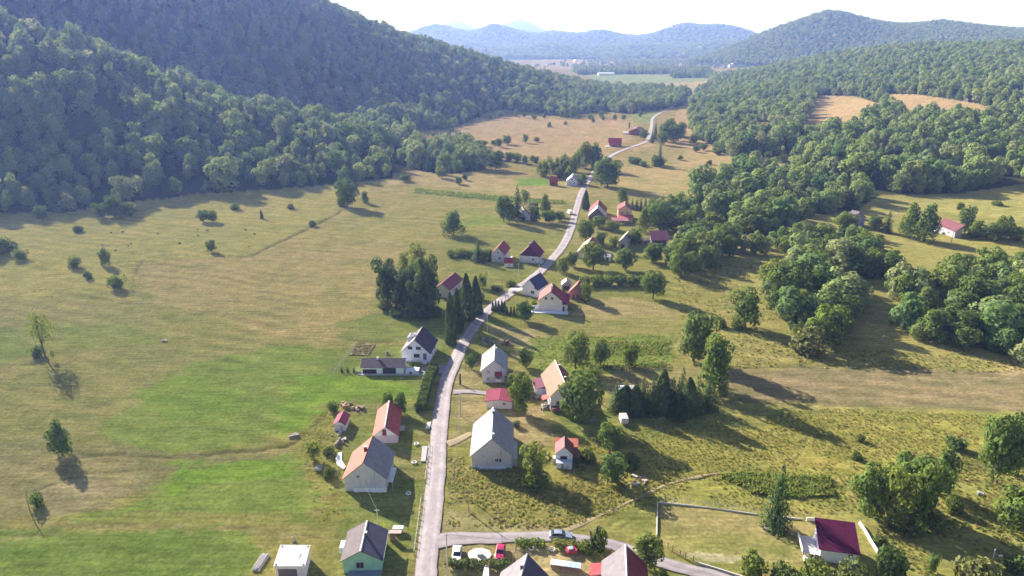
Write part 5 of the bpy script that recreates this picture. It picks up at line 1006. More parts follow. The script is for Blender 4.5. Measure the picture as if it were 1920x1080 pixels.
# ------------------------------------------------------------------ the woods: nearest trees one by one, the rest as masses
def scatter(poly_test, x0, x1, y0, y1, step, seed, jit=0.42):
    g = np.random.default_rng(seed); xs = np.arange(x0, x1, step); ys = np.arange(y0, y1, step*0.92)
    X, Y = np.meshgrid(xs, ys); X = X + (np.arange(len(ys)) % 2)[:, None]*step*0.5
    X = X.ravel()+g.uniform(-jit, jit, X.size)*step; Y = Y.ravel()+g.uniform(-jit, jit, Y.size)*step
    u = X/np.maximum(Y, 40); k = (np.abs(u) < 0.92); X, Y = X[k], Y[k]
    Z = hz(X, Y); k = poly_test(X, Y, Z); return X[k], Y[k], Z[k]
GROVES = [  # smaller woods of the right side: outline of the floor, tree spacing, height
 ([(1475,645),(1466,560),(1500,505),(1560,480),(1620,478),(1664,515),(1640,560),(1585,610),(1560,650),(1510,655)], 6.2, 13.0),
 ([(1650,615),(1690,575),(1760,545),(1830,520),(1930,500),(2200,480),(2200,740),(1930,700),(1890,668),(1800,655),(1730,648),(1680,640)], 6.4, 12.5),
 ([(1262,520),(1268,470),(1300,442),(1400,432),(1490,440),(1480,480),(1410,500),(1385,488),(1330,500),(1310,515)], 6.6, 11.0),
 ([(1195,415),(1240,396),(1310,392),(1320,420),(1300,442),(1270,470),(1256,440),(1215,430)], 7.5, 10.0),
 ([(1490,480),(1500,452),(1560,440),(1610,452),(1600,480),(1540,486)], 6.5, 9.5),
]
cand = []      # x, y, z, height, width, wood id
def wood_near(X, Y, Z): return wood_mask(X, Y, Z)
X, Y, Z = scatter(lambda X, Y, Z: wood_mask(X, Y, Z) & (Y < 900) & (fbm(X/16, Y/16, 77, 2)+rng.uniform(-0.22, 0.22, len(X)) > 0.36), -760, 820, 250, 900, 8.8, 1, 0.5)
k = (X < 120)
h = (6.5+14.5*rng.beta(1.7, 2.2, len(X)))*(0.65+0.7*fbm(X/30, Y/30, 33))
for i in range(len(X)): cand.append((X[i], Y[i], Z[i], h[i], h[i]*rng.uniform(0.62, 1.1), 0 if k[i] else 1))
for q, (poly, step, hh) in enumerate(GROVES):
    X, Y, Z = scatter(lambda X, Y, Z: in_poly(*project(X+(fbm(X/14, Y/14, 300+q)-0.5)*22, Y+(fbm(X/14, Y/14, 310+q)-0.5)*22, Z), poly) & (fbm(X/11, Y/11, 90+q, 2)+rng.uniform(-0.15, 0.15, len(X)) > 0.40), -50, 420, 180, 480, step*0.95, 40+q, 0.5)
    for i in range(len(X)):
        hi = hh*(0.35+0.95*rng.beta(2.0, 1.6)); cand.append((X[i], Y[i], Z[i], hi, hi*rng.uniform(0.6, 0.95), 2+q))
cand = np.array(cand)
cpx, cpy = project(cand[:, 0], cand[:, 1], cand[:, 2]+cand[:, 3]*0.7)
seen = (cpx > -20) & (cpx < 1940) & (cpy > -20) & (cpy < 1100)
# rank: size in the picture, with trees on the open front of a wood before those inside it
dist = np.hypot(cand[:, 0], cand[:, 1]); front = ~wood_mask(cand[:, 0]*(1-9/dist), cand[:, 1]*(1-9/dist), cand[:, 2])
rank = np.where(seen, cand[:, 3]/dist*np.where(front | (cand[:, 5] >= 2), 1.35, 1.0), 0)
near = np.zeros(len(cand), bool); near[np.argsort(-rank)[:165]] = True
LBL = {0: ('broadleaf tree in the %s of the left hillside wood fringe', 'trees on the fringe of the left hillside wood'),
       1: ('broadleaf tree in the %s of the right hillside wood fringe', 'trees on the fringe of the right hillside wood'),
       2: ('tree in the %s of the grove amid the right meadow', 'grove in the middle of the right meadow'),
       3: ('tree in the %s of the thick grove at the right edge', 'thick grove at the right edge'),
       4: ('tree in the %s of the copse right of the village gardens', 'copse right of the village'),
       5: ('tree in the %s of the belt behind the magenta shed', 'belt behind the magenta shed'),
       6: ('tree in the %s of the small copse below the violet house', 'copse below the violet house')}
side = {}
for q in range(7):
    k = np.where(near & (cand[:, 5] == q))[0]
    if not len(k): continue
    a = np.argsort(np.argsort(cpx[k]))*3//len(k); b_ = np.argsort(np.argsort(cand[k, 1]))*3//len(k)
    for i, u, v_ in zip(k, a, b_): side[i] = '%s %s' % (['front', 'middle', 'back'][v_], ['left', 'centre', 'right'][u])
for i in np.where(near)[0]:
    x, y_, z, h, w, q = cand[i]; lb, gr = LBL[int(q)]; lb = lb % side[i]
    put_tree('forest' if q < 2 or R_.random() < 0.3 else R_.choice(['broad', 'broad', 'egg']), (x, y_, z), h, w*1.12, lb, gr)

def protos(name, meshes):
    c = bpy.data.collections.new(name)
    for i, me in enumerate(meshes): c.objects.link(bpy.data.objects.new('%s.%03d' % (name, i), me))
    return c
FAR_BROAD = protos('wood_tree', [both('wood_tree', *(lambda VL: (VL[0], L_FOREST, MB().tube([(0,0,-0.05),(0,0,0.4)], [0.02, 0.012], 5)))(lobes_crown(700+i, 700, 6+i % 4, 0.11, 0.0, shape=('round', 'egg', 'round', 'round')[i % 4], jit=0.16, big=1.4))) for i in range(8)]
                   + [both('wood_tree', spruce_quads(760, 15, 0.12, ragged=0.25), L_DARK, MB().tube([(0,0,-0.05),(0,0,0.4)], [0.02, 0.012], 5))])
FAR_TINY = protos('mountain_tree', [both('mountain_tree', lobes_crown(800+i, 150, 6, 0.22, 0.05)[0], L_FOREST, MB().tube([(0,0,-0.05),(0,0,0.4)], [0.02, 0.012], 4)) for i in range(4)])
def mass(name, label, pts, coll, nvar, weights=None, kind='stuff'):
    """one object that stands an instance of a shape on each of its points"""
    P = np.array([p[:3] for p in pts]); n_ = len(P)
    me = bpy.data.meshes.new(name); me.vertices.add(n_); me.vertices.foreach_set('co', P.reshape(-1).astype(np.float32))
    sc = me.attributes.new('size', 'FLOAT_VECTOR', 'POINT'); sc.data.foreach_set('vector', np.array([(p[4], p[4], p[3]) for p in pts]).reshape(-1).astype(np.float32))
    ro = me.attributes.new('turn', 'FLOAT_VECTOR', 'POINT'); a = np.zeros((n_, 3)); a[:, 2] = rng.uniform(0, 6.28, n_); ro.data.foreach_set('vector', a.reshape(-1).astype(np.float32))
    vi = me.attributes.new('which', 'INT', 'POINT'); vi.data.foreach_set('value', rng.choice(nvar, n_, p=weights).astype(np.int32))
    me.update()
    o = link(bpy.data.objects.new(name, me)); ng = bpy.data.node_groups.new(name, 'GeometryNodeTree')
    ng.interface.new_socket('Geometry', in_out='INPUT', socket_type='NodeSocketGeometry'); ng.interface.new_socket('Geometry', in_out='OUTPUT', socket_type='NodeSocketGeometry')
    N = ng.nodes; gi = N.new('NodeGroupInput'); go = N.new('NodeGroupOutput'); ip = N.new('GeometryNodeInstanceOnPoints'); ci = N.new('GeometryNodeCollectionInfo')
    ci.inputs['Collection'].default_value = coll; ci.inputs['Separate Children'].default_value = True; ci.inputs['Reset Children'].default_value = True
    def na(nm, ty): q = N.new('GeometryNodeInputNamedAttribute'); q.data_type = ty; q.inputs[0].default_value = nm; return q.outputs[0]
    lk = ng.links.new
    lk(gi.outputs[0], ip.inputs['Points']); lk(ci.outputs[0], ip.inputs['Instance']); ip.inputs['Pick Instance'].default_value = True
    lk(na('which', 'INT'), ip.inputs['Instance Index']); lk(na('turn', 'FLOAT_VECTOR'), ip.inputs['Rotation']); lk(na('size', 'FLOAT_VECTOR'), ip.inputs['Scale'])
    lk(ip.outputs[0], go.inputs[0])
    md = o.modifiers.new('scatter', 'NODES'); md.node_group = ng
    return tag(o, label, kind=kind)
rest = cand[~near]
WW = [0.125]*7+[0.065, 0.06]
mass('hillside_wood', 'dense broadleaf wood covering the left hillside spur', [tuple(r[:5]) for r in rest if r[5] == 0], FAR_BROAD, 9, WW)
mass('valley_wood', 'dense broadleaf wood on the lower right slope and its groves', [tuple(r[:5]) for r in rest if r[5] != 0], FAR_BROAD, 9, WW)
pts = []
X, Y, Z = scatter(lambda X, Y, Z: wood_mask(X, Y, Z) & (Y >= 900), -1250, 260, 900, 1420, 10.0, 2)
h = 6+14*rng.beta(1.7, 2.2, len(X)); w = h*rng.uniform(0.65, 1.1, len(X))
mass('mountain_wood', 'shaded wood covering the steep mountain behind the left spur', list(zip(X, Y, Z, h, w)), FAR_BROAD, 9, WW)
X, Y, Z = scatter(lambda X, Y, Z: wood_mask(X, Y, Z) & (Y >= 900), 250, 1650, 900, 1900, 10.0, 3)
h = 7+13*rng.beta(1.7, 2.2, len(X)); w = h*rng.uniform(0.7, 1.15, len(X))
mass('ridge_wood', 'wood rising over the long ridge on the right', list(zip(X, Y, Z, h, w)), FAR_BROAD, 9, WW)
def far_hill(X, Y, Z):
    px, py = project(X, Y, Z); return (Z > 9+10*fbm(X/300, Y/300, 4)) & (px > 700) & (px < 2000) & (Y > 1900) & ~((X < 1500) & (Y > 3200))
X, Y, Z = scatter(far_hill, -100, 3200, 1950, 3400, 17.0, 4)
h = rng.uniform(13, 20, len(X)); w = h*rng.uniform(0.9, 1.3, len(X))
mass('far_mountain_wood', 'hazy wood on the rounded far mountain at the right', list(zip(X, Y, Z, h, w)), FAR_TINY, 4)
X, Y, Z = scatter(lambda X, Y, Z: (Z > 8) & (np.abs(X) < 0.42*Y+200) & (X < 1750), -1400, 1800, 3350, 5500, 34.0, 5)
h = rng.uniform(12, 20, len(X)); w = h*rng.uniform(1.6, 2.3, len(X))
mass('horizon_wood', 'blue hazy wood on the low mountains along the horizon', list(zip(X, Y, Z, h, w)), FAR_TINY, 4)
BELT = [[(1108,131),(1260,130),(1262,139),(1115,140)], [(1255,134),(1330,130),(1335,145),(1262,147)], [(1075,128),(1120,132),(1108,140),(1080,141)]]
X, Y, Z = scatter(lambda X, Y, Z: np.any([in_poly(*project(X, Y, Z), p) for p in BELT], axis=0), 100, 900, 1700, 2700, 14.0, 6)
h = rng.uniform(12, 18, len(X)); w = h*rng.uniform(0.6, 0.9, len(X))
mass('shelter_belt', 'dark straight belts of trees on the far plain', list(zip(X, Y, Z, h, w)), FAR_BROAD, 9, [0.06]*7+[0.2, 0.38])
X, Y, Z = scatter(lambda X, Y, Z: in_poly(*project(X, Y, Z), [(990,100),(1330,96),(1420,112),(1400,128),(1300,128),(1000,128)]) & (fbm(X/160, Y/160, 9) > 0.5) & (Z < 30), 0, 1700, 2300, 4200, 24.0, 7)
h = rng.uniform(10, 16, len(X)); w = h*rng.uniform(0.8, 1.3, len(X))
mass('village_trees_far', 'scattered trees among the far village on the plain', list(zip(X, Y, Z, h, w)), FAR_TINY, 4)
# low scrub on the far rims and undergrowth along wood edges
X, Y, Z = scatter(lambda X, Y, Z: in_poly(*project(X, Y, Z), [(740,262),(850,240),(900,290),(960,315),(840,325),(740,310)]) & (fbm(X/25, Y/25, 19) > 0.52), -200, 40, 480, 820, 8.0, 8)
h = rng.uniform(1.5, 5, len(X)); w = h*rng.uniform(1.0, 1.4, len(X))
mass('scrub', 'patchy low scrub between the left wood and the tan fields', list(zip(X, Y, Z, h, w)), FAR_BROAD, 9, WW)
print('trees individually', int(near.sum()), 'candidates', len(cand))

# ------------------------------------------------------------------ hedges, poles, vehicles, walls, yard things
def hedge(name, label, pts, w, h, mat, dens=26, size=0.34, group=None):
    P = [ground(*p) for p in pts]; V = []; core = MB(); g = np.random.default_rng(len(label))
    for a, b_ in zip(P[:-1], P[1:]):
        d = b_-a; L = np.linalg.norm(d[:2]); t = d[:2]/L; nrm = np.array([t[1], -t[0]]); n_ = int(dens*L*(w+2*h)/2)
        u = g.uniform(0, L, n_); k = g.uniform(0, w+2*h, n_); side = np.where(k < h, -1, np.where(k > h+w, 1, 0))
        off = np.where(side == 0, k-h-w/2, side*w/2)+g.normal(0, 0.08, n_); z = np.where(side == 0, h, np.where(side < 0, k, w+2*h-k))+g.normal(0, 0.10, n_)+0.12*np.sin(u*2.1)
        C = np.stack([a[0]+t[0]*u+nrm[0]*off, a[1]+t[1]*u+nrm[1]*off, a[2]+np.maximum(z, 0.05)], -1)
        N = np.stack([nrm[0]*side, nrm[1]*side, np.where(side == 0, 1, 0.3)], -1)+g.normal(size=(n_, 3))*0.4
        V.append(leaf_quads(C, N, size, g))
    return tag(link(bpy.data.objects.new(name, quads_mesh(name, np.concatenate(V), mat))), label, 'hedge', group)
hedge('hedge', 'long tall clipped hedge along the left verge of the road', [(789,774),(798,737),(805,714),(815,695)], 2.4, 2.4, L_SHRUB, 60, 0.42)
hedge('hedge', 'leafy hedge between the side road and the yard, left of the gap', [(966,1022),(1021,1024)], 1.3, 1.3, L_WEED, 50, 0.4)
hedge('hedge', 'leafy hedge between the side road and the yard, behind the grey car', [(1036,1024),(1104,1030)], 1.3, 1.3, L_WEED, 50, 0.4)
hedge('hedge', 'untidy hedge below the parked white and red cars', [(836,1060),(880,1064),(956,1062)], 1.3, 1.3, L_SHRUB, 50, 0.4)
hedge('hedge', 'low bean row hedge in front of the garden trees', [(1105,692),(1150,694),(1200,690),(1250,688)], 1.2, 1.2, L_SHRUB)

WOODP = paint((0.30, 0.25, 0.20), 0.9, 0.2, 3); CONC = paint((0.46, 0.44, 0.42), 0.9, 0.12, 3); METAL = paint((0.40, 0.41, 0.42), 0.45, metal=0.6)
def pole(px, base, top, label, m=WOODP, arm=0.0, r=0.11, name='utility_pole', lean=0.0):
    g, h, _ = size_at(px, base, top, 1); o = empty(name, tuple(g)); tag(o, label, 'pole')
    MB().tube([(0,0,-0.5),(0,0,h*0.5),(lean,0,h)], [r*1.15, r, r*0.8], 8).build('shaft', m, o, True)
    if arm:
        c = MB().box(-arm/2, arm/2, -0.06, 0.06, h-0.35, h-0.23).build('cross_arm', paint((0.35,0.33,0.31)), o)
        for x in (-arm/2+0.1, 0, arm/2-0.1): MB().tube([(x,0,h-0.23),(x,0,h-0.05)], [0.05, 0.035], 6).build('insulator', paint((0.7,0.7,0.68), 0.3), c)
    return g+np.array([0, 0, h])
tops = {}
tops['a'] = pole(840, 1090, 1001, 'tall concrete pole at the corner of the side road', CONC, 0.9, 0.13)
tops['b'] = pole(709, 986, 955, 'concrete pole with small arms behind the green-walled house', CONC, 1.0, 0.12)
pole(879, 961, 918, 'dark wooden pole standing in the rough grass by the road corner', WOODP, 0, 0.10)
tops['c'] = pole(853, 918, 864, 'thin wooden pole on the right verge below the big grey-roofed house', WOODP, 0.6, 0.09)
tops['d'] = pole(864, 780, 738, 'thin wooden pole on the bare verge left of the magenta garage', WOODP, 0.6, 0.09)
tops['e'] = pole(872, 692, 650, 'thin pole on the verge left of the near-white roof', WOODP, 0.6, 0.09)
tops['f'] = pole(914, 624, 586, 'pole at the road edge below the cypress rows', CONC, 0.7, 0.11)
tops['g'] = pole(948, 572, 541, 'pole beside the cypress rows at the village bend', CONC, 0.7, 0.11)
pole(917, 545, 508, 'thin pale pole on the slope below the spruce', CONC, 0, 0.09)
pole(972, 526, 494, 'thin pale pole in front of the purple-red roof', CONC, 0.8, 0.09)
tops['h'] = pole(1011, 511, 497, 'short pale pole behind the navy roof', CONC, 0.5, 0.10)
tops['i'] = pole(1057, 486, 467, 'wooden pole on the right verge above the bend', WOODP, 0.6, 0.10)
pole(1020, 482, 450, 'slim pole beside the purple-red roof', WOODP, 0, 0.09)
pole(1207, 1054, 1009, 'pole in front of the round tree by the side road', CONC, 0.5, 0.11)
pole(1783, 458, 434, 'thin pale pole before the pink-roofed hill house', CONC, 0, 0.12)
pole(1523, 1062, 1027, 'leaning thin pole at the deck of the purple-roofed house', CONC, 0, 0.07, lean=0.5)
pole(56, 958, 918, 'thin bare post in the lower left meadow', WOODP, 0, 0.10, lean=0.5)
pole(863, 720, 701, 'stout dark post with pale cap by the road at the near-white roof', paint((0.07,0.05,0.05)), 0, 0.28, name='gate_post')
pole(918, 1105, 1052, 'brown post at the bottom edge beside the white panel', paint((0.25,0.14,0.11)), 0, 0.12, name='fence_post')
g, hh, _ = size_at(1857, 1062, 1029, 1); o = empty('street_lamp', tuple(g)); tag(o, 'street lamp on a pale pole at the bottom right', 'street lamp')
MB().tube([(0,0,-0.4),(0,0,hh)], [0.12, 0.08], 8).build('shaft', METAL, o, True); MB().tube([(0,0,hh-0.9),(0.5,-0.2,hh-1.2),(0.9,-0.3,hh-1.3)], 0.04, 6).build('arm', METAL, o); MB().box(0.7, 1.4, -0.45, -0.15, hh-1.42, hh-1.28).build('lamp_head', paint((0.68,0.69,0.70),0.4), o)
def cable(label, a, b_, sag=0.8):
    a = np.array(a, float); b_ = np.array(b_, float); p = [a+(b_-a)*t-np.array([0, 0, 4*sag*t*(1-t)]) for t in np.linspace(0, 1, 14)]
    tag(MB().tube(p, 0.03, 4).build('overhead_cable', paint((0.16,0.15,0.15),0.7)), label, 'cable')
cable('overhead cable from the pole behind the green house to the half-orange house', tops['b'], at_z(678, 892, 5.5), 0.3)
cable('overhead cable between the corner pole and the verge pole above it', tops['a'], tops['c'], 0.9)
cable('overhead cable along the verge past the big grey-roofed house', tops['c'], tops['d'], 1.0)
cable('overhead cable from the magenta garage to the near-white roof', tops['d'], tops['e'], 1.0)
cable('overhead cable down the verge to the cypress rows', tops['e'], tops['f'], 1.0)
cable('overhead cable between the two poles at the village bend', tops['f'], tops['g'], 0.8)
cable('overhead cable from the corner pole towards the ragged trunk', tops['a'], at_z(1120, 1010, 5.0), 0.9)

TYRE = paint((0.03,0.03,0.032), 0.9); RIM = paint((0.45,0.46,0.47), 0.35, metal=0.7)
def car(px, py, heading, label, col, L=4.2, W=1.75, H=1.46, van=False, cat='car', name='parked_car'):
    g = ground(px, py); o = empty(name, (g[0], g[1], g[2]+0.06), heading); tag(o, label, cat); m = paint(col, 0.28, 0.03, 1.0, spec=0.5)
    a = L/2
    if van: prof = [(-a,0.35),(a*0.98,0.35),(a,0.7),(a*0.94,1.0),(a*0.72,1.15),(a*0.5,H),(-a*0.96,H),(-a,H-0.15)]; low = prof
    else: low = [(-a,0.32),(a*0.97,0.30),(a,0.55),(a*0.95,0.74),(a*0.48,0.92),(-a*0.9,0.96),(-a,0.86)]
    def loft(pr, ws):
        mb = MB(); n_ = len(pr); ring = []
        for s, f in ws: ring.append([(s, y, z*f+(1-f)*0.5) for y, z in pr])
        v = [p for r in ring for p in r]; f_ = [(i*n_+j, i*n_+(j+1) % n_, (i+1)*n_+(j+1) % n_, (i+1)*n_+j) for i in range(len(ring)-1) for j in range(n_)]
        f_ += [tuple(range(n_)), tuple(range((len(ring)-1)*n_, len(ring)*n_))[::-1]]
        return mb.add(v, f_)
    w = W/2; loft(low, [(-w, 0.90), (-w+0.09, 1.0), (w-0.09, 1.0), (w, 0.90)]).build('body', m, o)
    if not van:
        cab = [(a*0.42,0.90),(a*0.14,H-0.06),(-a*0.18,H),(-a*0.62,H-0.07),(-a*0.86,0.93)]; wi = w-0.12
        v = [(s*(wi if z < 1.0 else wi-0.14), y, z) for s in (-1, 1) for y, z in cab]; n_ = 5
        MB().add(v, [(0,1,2,3,4),(9,8,7,6,5)]+[(i, (i+1) % n_, n_+(i+1) % n_, n_+i) for i in range(n_)]).build('glasshouse', paint((0.03,0.035,0.045), 0.1, spec=0.6), o)
        r = [(a*0.12,H-0.05),(-a*0.18,H+0.015),(-a*0.60,H-0.055)]
        v = [(s*(wi-0.15), y, z) for s in (-1, 1) for y, z in r]+[(s*(wi-0.15), y, z-0.04) for s in (-1, 1) for y, z in r]
        MB().add(v, [(0,1,4,3),(1,2,5,4),(6,9,10,7),(7,10,11,8),(0,3,9,6),(2,8,11,5),(0,6,7,1),(1,7,8,2),(3,4,10,9),(4,5,11,10)]).build('roof', m, o)
    else:
        MB().add([(-w+0.2,a*0.74,1.15),(w-0.2,a*0.74,1.15),(w-0.25,a*0.52,H-0.12),(-w+0.25,a*0.52,H-0.12)], [(0,1,2,3)]).build('windscreen', paint((0.03,0.035,0.045), 0.1, spec=0.6), o)
        for s in (-1, 1): MB().box(s*(w+0.005)-0.01, s*(w+0.005)+0.01, a*0.1, a*0.5, H*0.58, H*0.85).build('side_window', paint((0.03,0.035,0.045), 0.1, spec=0.6), o)
    for sx in (-1, 1):
        for sy in (0.62, -0.62):
            t_ = MB().tube([(sx*(w-0.2), a*sy, 0.31), (sx*(w+0.02), a*sy, 0.31)], 0.31, 14).build('wheel', TYRE, o); MB().tube([(sx*(w+0.021), a*sy, 0.31), (sx*(w+0.035), a*sy, 0.31)], 0.19, 10).build('rim', RIM, t_)
        MB().box(sx*(w-0.3)-0.2, sx*(w-0.3)+0.2, a*0.945, a*0.995, 0.58, 0.72).build('headlight', paint((0.75,0.76,0.78), 0.2), o); MB().box(sx*(w-0.28)-0.18, sx*(w-0.28)+0.18, -a-0.012, -a+0.03, 0.68, 0.82).build('tail_light', paint((0.35,0.02,0.02), 0.3), o)
    return o
car(1051, 1008, -math.pi/2-0.06, 'blue-grey estate car on the side road behind the hedge', (0.22,0.27,0.36), L=4.5)
car(857, 1044, math.pi, 'white car parked in the yard at the road corner', (0.66,0.68,0.66), L=4.3)
car(938, 1040, math.pi-0.12, 'magenta-red car parked in the yard by the hedge', (0.36,0.025,0.085), L=4.0)
car(1068, 401, 0.25, 'white van parked on the verge near the top of the village', (0.72,0.72,0.72), L=5.0, W=1.95, H=2.2, van=True, cat='van', name='parked_van')
g = ground(1071, 1037); o = empty('cart', tuple(g), 0.2); tag(o, 'small red cart standing behind the leafy hedge', 'cart'); MB().box(-1.0,1.0,-0.7,0.7,0.45,1.05).build('tray', paint((0.36,0.035,0.07),0.5), o); MB().box(-0.7,0.3,-0.4,0.4,1.051,1.4).build('load', paint((0.30,0.33,0.40)), o)
for s in (-1, 1): MB().tube([(s*0.95,0,0.35),(s*1.12,0,0.35)], 0.35, 12).build('wheel', TYRE, o)
MB().box(-0.05,0.05,0.7,1.9,0.4,0.5).build('drawbar', METAL, o)
def tyre(px, py, label, white=True):
    g = ground(px, py); mb = MB(); n_, k_ = 16, 8; v = [((0.5+0.16*math.cos(b_))*math.cos(a), (0.5+0.16*math.cos(b_))*math.sin(a), 0.16+0.16*math.sin(b_)) for a in np.linspace(0, 6.283, n_, endpoint=False) for b_ in np.linspace(0, 6.283, k_, endpoint=False)]
    mb.add(v, [(i*k_+j, ((i+1) % n_)*k_+j, ((i+1) % n_)*k_+(j+1) % k_, i*k_+(j+1) % k_) for i in range(n_) for j in range(k_)])
    o = mb.build('painted_tyre', paint((0.60,0.58,0.55) if white else (0.05,0.05,0.05), 0.85), None, True); o.location = (g[0], g[1], g[2]+0.03); tag(o, label, 'tyre')
tyre(996, 1029, 'white-painted tyre in the yard behind the left hedge'); tyre(1036, 1031, 'white-painted tyre at the gap between the two hedges')
tyre(781, 833, 'white tyre planter on the lawn near the footbridge, upper one'); tyre(777, 868, 'white tyre planter on the lawn, middle one'); tyre(766, 926, 'white tyre planter on the shaded lawn, lower one')
tyre(895, 871, 'dark tyre on the grass in front of the big grey-roofed house', False)
# concrete pad with well house
g = ground(899, 1041); o = empty('concrete_pad', tuple(g)); tag(o, 'round pale concrete pad with a small well box in the yard', 'pad')
MB().prism([(2.4*math.cos(t), 1.9*math.sin(t)) for t in np.linspace(0, 6.283, 9, endpoint=False)], 'z', -0.1, 0.16).build('slab', paint((0.56,0.51,0.46),0.9,0.08), o); MB().box(-0.4,0.6,-0.6,0.2,0.161,0.75).build('well_box', paint((0.50,0.49,0.48),0.9), o); MB().tube([(0.25,-0.2,0.75),(0.25,-0.2,1.5)], 0.05, 6).build('pump', METAL, o)
# tarped wood stack
P0 = ground(1032, 1062); P1 = ground(1089, 1070); d = P1-P0; Ls = float(np.linalg.norm(d[:2])); o = empty('log_stack', tuple(P0), math.atan2(d[1], d[0])); tag(o, 'long firewood stack under white and blue sheeting in the yard', 'wood stack')
mb = MB(); g_ = np.random.default_rng(3)
for i in range(int(Ls/0.30)):
    for k_ in range(4): mb.tube([(0.15+i*0.30, -0.55+g_.uniform(-0.05, 0.05), 0.16+k_*0.27), (0.15+i*0.30, 0.55+g_.uniform(-0.05, 0.05), 0.16+k_*0.27)], 0.13, 6)
mb.build('logs', paint((0.30,0.20,0.15),0.9,0.3,5), o)
for i in range(6):
    x = Ls*i/6; MB().box(x+0.03, x+Ls/6-0.03, -0.75, 0.75, 1.12+0.02*(i % 2), 1.19+0.02*(i % 2)).build('sheet', paint((0.62,0.60,0.56) if i < 3 else (0.36,0.46,0.66), 0.5, 0.2, 4), o)
# plank pile by the flat garage
P0 = ground(479, 1072); P1 = ground(500, 1040); d = P1-P0; o = empty('plank_pile', tuple(P0), math.atan2(d[1], d[0])); tag(o, 'pile of weathered planks left of the white flat-roofed garage', 'plank pile'); Ls = float(np.linalg.norm(d[:2]))
for i in range(9): MB().box(g_.uniform(0, 0.5), Ls-g_.uniform(0, 0.5), -0.7+i*0.16, -0.56+i*0.16, 0.05, 0.30+0.12*(i % 3)).build('plank', paint((0.48,0.46,0.44),0.9,0.3,5), o)
# white trailer
g = ground(1169, 792); o = empty('box_trailer', tuple(g), 0.05); tag(o, 'white ribbed box trailer standing alone on the grass', 'trailer'); MB().box(-0.95,0.95,-1.4,1.6,0.45,1.9).build('box', paint((0.60,0.56,0.56),0.7,0.1), o)
for k_ in range(7): MB().box(-0.98,0.98,-1.3+k_*0.42,-1.18+k_*0.42,1.9,1.96).build('roof_rib', paint((0.7,0.68,0.68)), o)
for s in (-1, 1): MB().tube([(s*0.8,0.1,0.33),(s*0.98,0.1,0.33)], 0.33, 12).build('wheel', TYRE, o)
MB().box(-0.05,0.05,-2.4,-1.4,0.45,0.55).build('drawbar', METAL, o)
# low white walls and fences
def wall_run(name, label, pts, h, w, mat, cat='wall', cap=None):
    P = [ground(*p) for p in pts]; o = empty(name, tuple(P[0])); tag(o, label, cat)
    for a, b_ in zip(P[:-1], P[1:]):
        d = b_-a; L = np.linalg.norm(d[:2]); t = d[:2]/L; n_ = np.array([t[1], -t[0]])*w/2; q = a-P[0]; r = b_-P[0]
        MB().prism([tuple(q[:2]-n_-t*0.02), tuple(q[:2]+n_-t*0.02), tuple(r[:2]+n_), tuple(r[:2]-n_)], 'z', -0.3, h).build('segment', mat, o)
    return o
WW_ = paint((0.62,0.59,0.55),0.9,0.12,2)
wall_run('yard_wall', 'low white wall along the left side of the earthen yard', [(1231.5,1004),(1232,970),(1233,943)], 0.32, 0.13, WW_)
wall_run('yard_wall', 'long low white wall along the top of the earthen yard', [(1234,942),(1300,949),(1370,958),(1418,965)], 0.25, 0.11, WW_)
wall_run('yard_wall', 'low white wall stub right of the tall spruce', [(1464,970),(1503,974)], 0.28, 0.13, WW_)
wall_run('yard_wall', 'white wall bending down the right side of the purple-roofed house', [(1611,982),(1622,998),(1631,1014),(1645,1037)], 0.7, 0.22, WW_)
wall_run('yard_wall', 'white parapet behind the purple-roofed house', [(1512,975),(1530,976)], 0.7, 0.22, WW_)
wall_run('garden_wall', 'low wall and kerb along the lower edge by the side road', [(1306,1056),(1345,1068),(1395,1084)], 0.4, 0.2, paint((0.52,0.49,0.45),0.9))
def posts_fence(name, label, pts, n_, h, mat, rails=True, mesh_=True):
    P = spline([ground(*p) for p in pts], 0.5); s = np.linspace(0, len(P)-1, n_).astype(int); o = empty(name, tuple(P[0])); tag(o, label, 'fence')
    q = [P[i]-P[0] for i in s]
    for p in q: MB().box(p[0]-0.06, p[0]+0.06, p[1]-0.06, p[1]+0.06, p[2]-0.4, p[2]+h).build('post', mat, o)
    if rails:
        for z in (0.45*h, 0.9*h): MB().tube([p+np.array([0, 0, z]) for p in q], 0.03, 4).build('rail', mat, o)
    return o
posts_fence('post_fence', 'dark post fence beside the side road at the yard corner', [(1252,1028),(1275,1042),(1300,1052)], 5, 1.3, paint((0.10,0.08,0.07)))
posts_fence('garden_fence', 'thin post fence along the top of the earthen yard', [(1236,938),(1300,945),(1370,953),(1420,960)], 14, 1.1, METAL)
posts_fence('roadside_fence', 'thin fence along the left road verge by the half-orange house', [(797,905),(801,870),(805,835)], 8, 1.0, METAL)
posts_fence('roadside_fence', 'thin fence on the left verge below the shaded lawn', [(776,1040),(783,990),(790,935)], 9, 1.0, METAL)
posts_fence('garden_fence', 'thin fence round the lawn of the white house, left side', [(627,698),(645,676),(668,644)], 9, 1.0, METAL)
posts_fence('garden_fence', 'thin fence at the back of the lawn of the white house', [(648,632),(690,640),(752,640)], 9, 1.0, WOODP)
posts_fence('garden_fence', 'thin fence beside the orange-roofed barn lawn', [(688,764),(700,766),(712,765)], 4, 1.1, METAL)
posts_fence('yard_fence', 'wooden board fence between the red car and the dark-roofed house', [(962,1052),(966,1036),(970,1022)], 7, 1.5, WOODP)
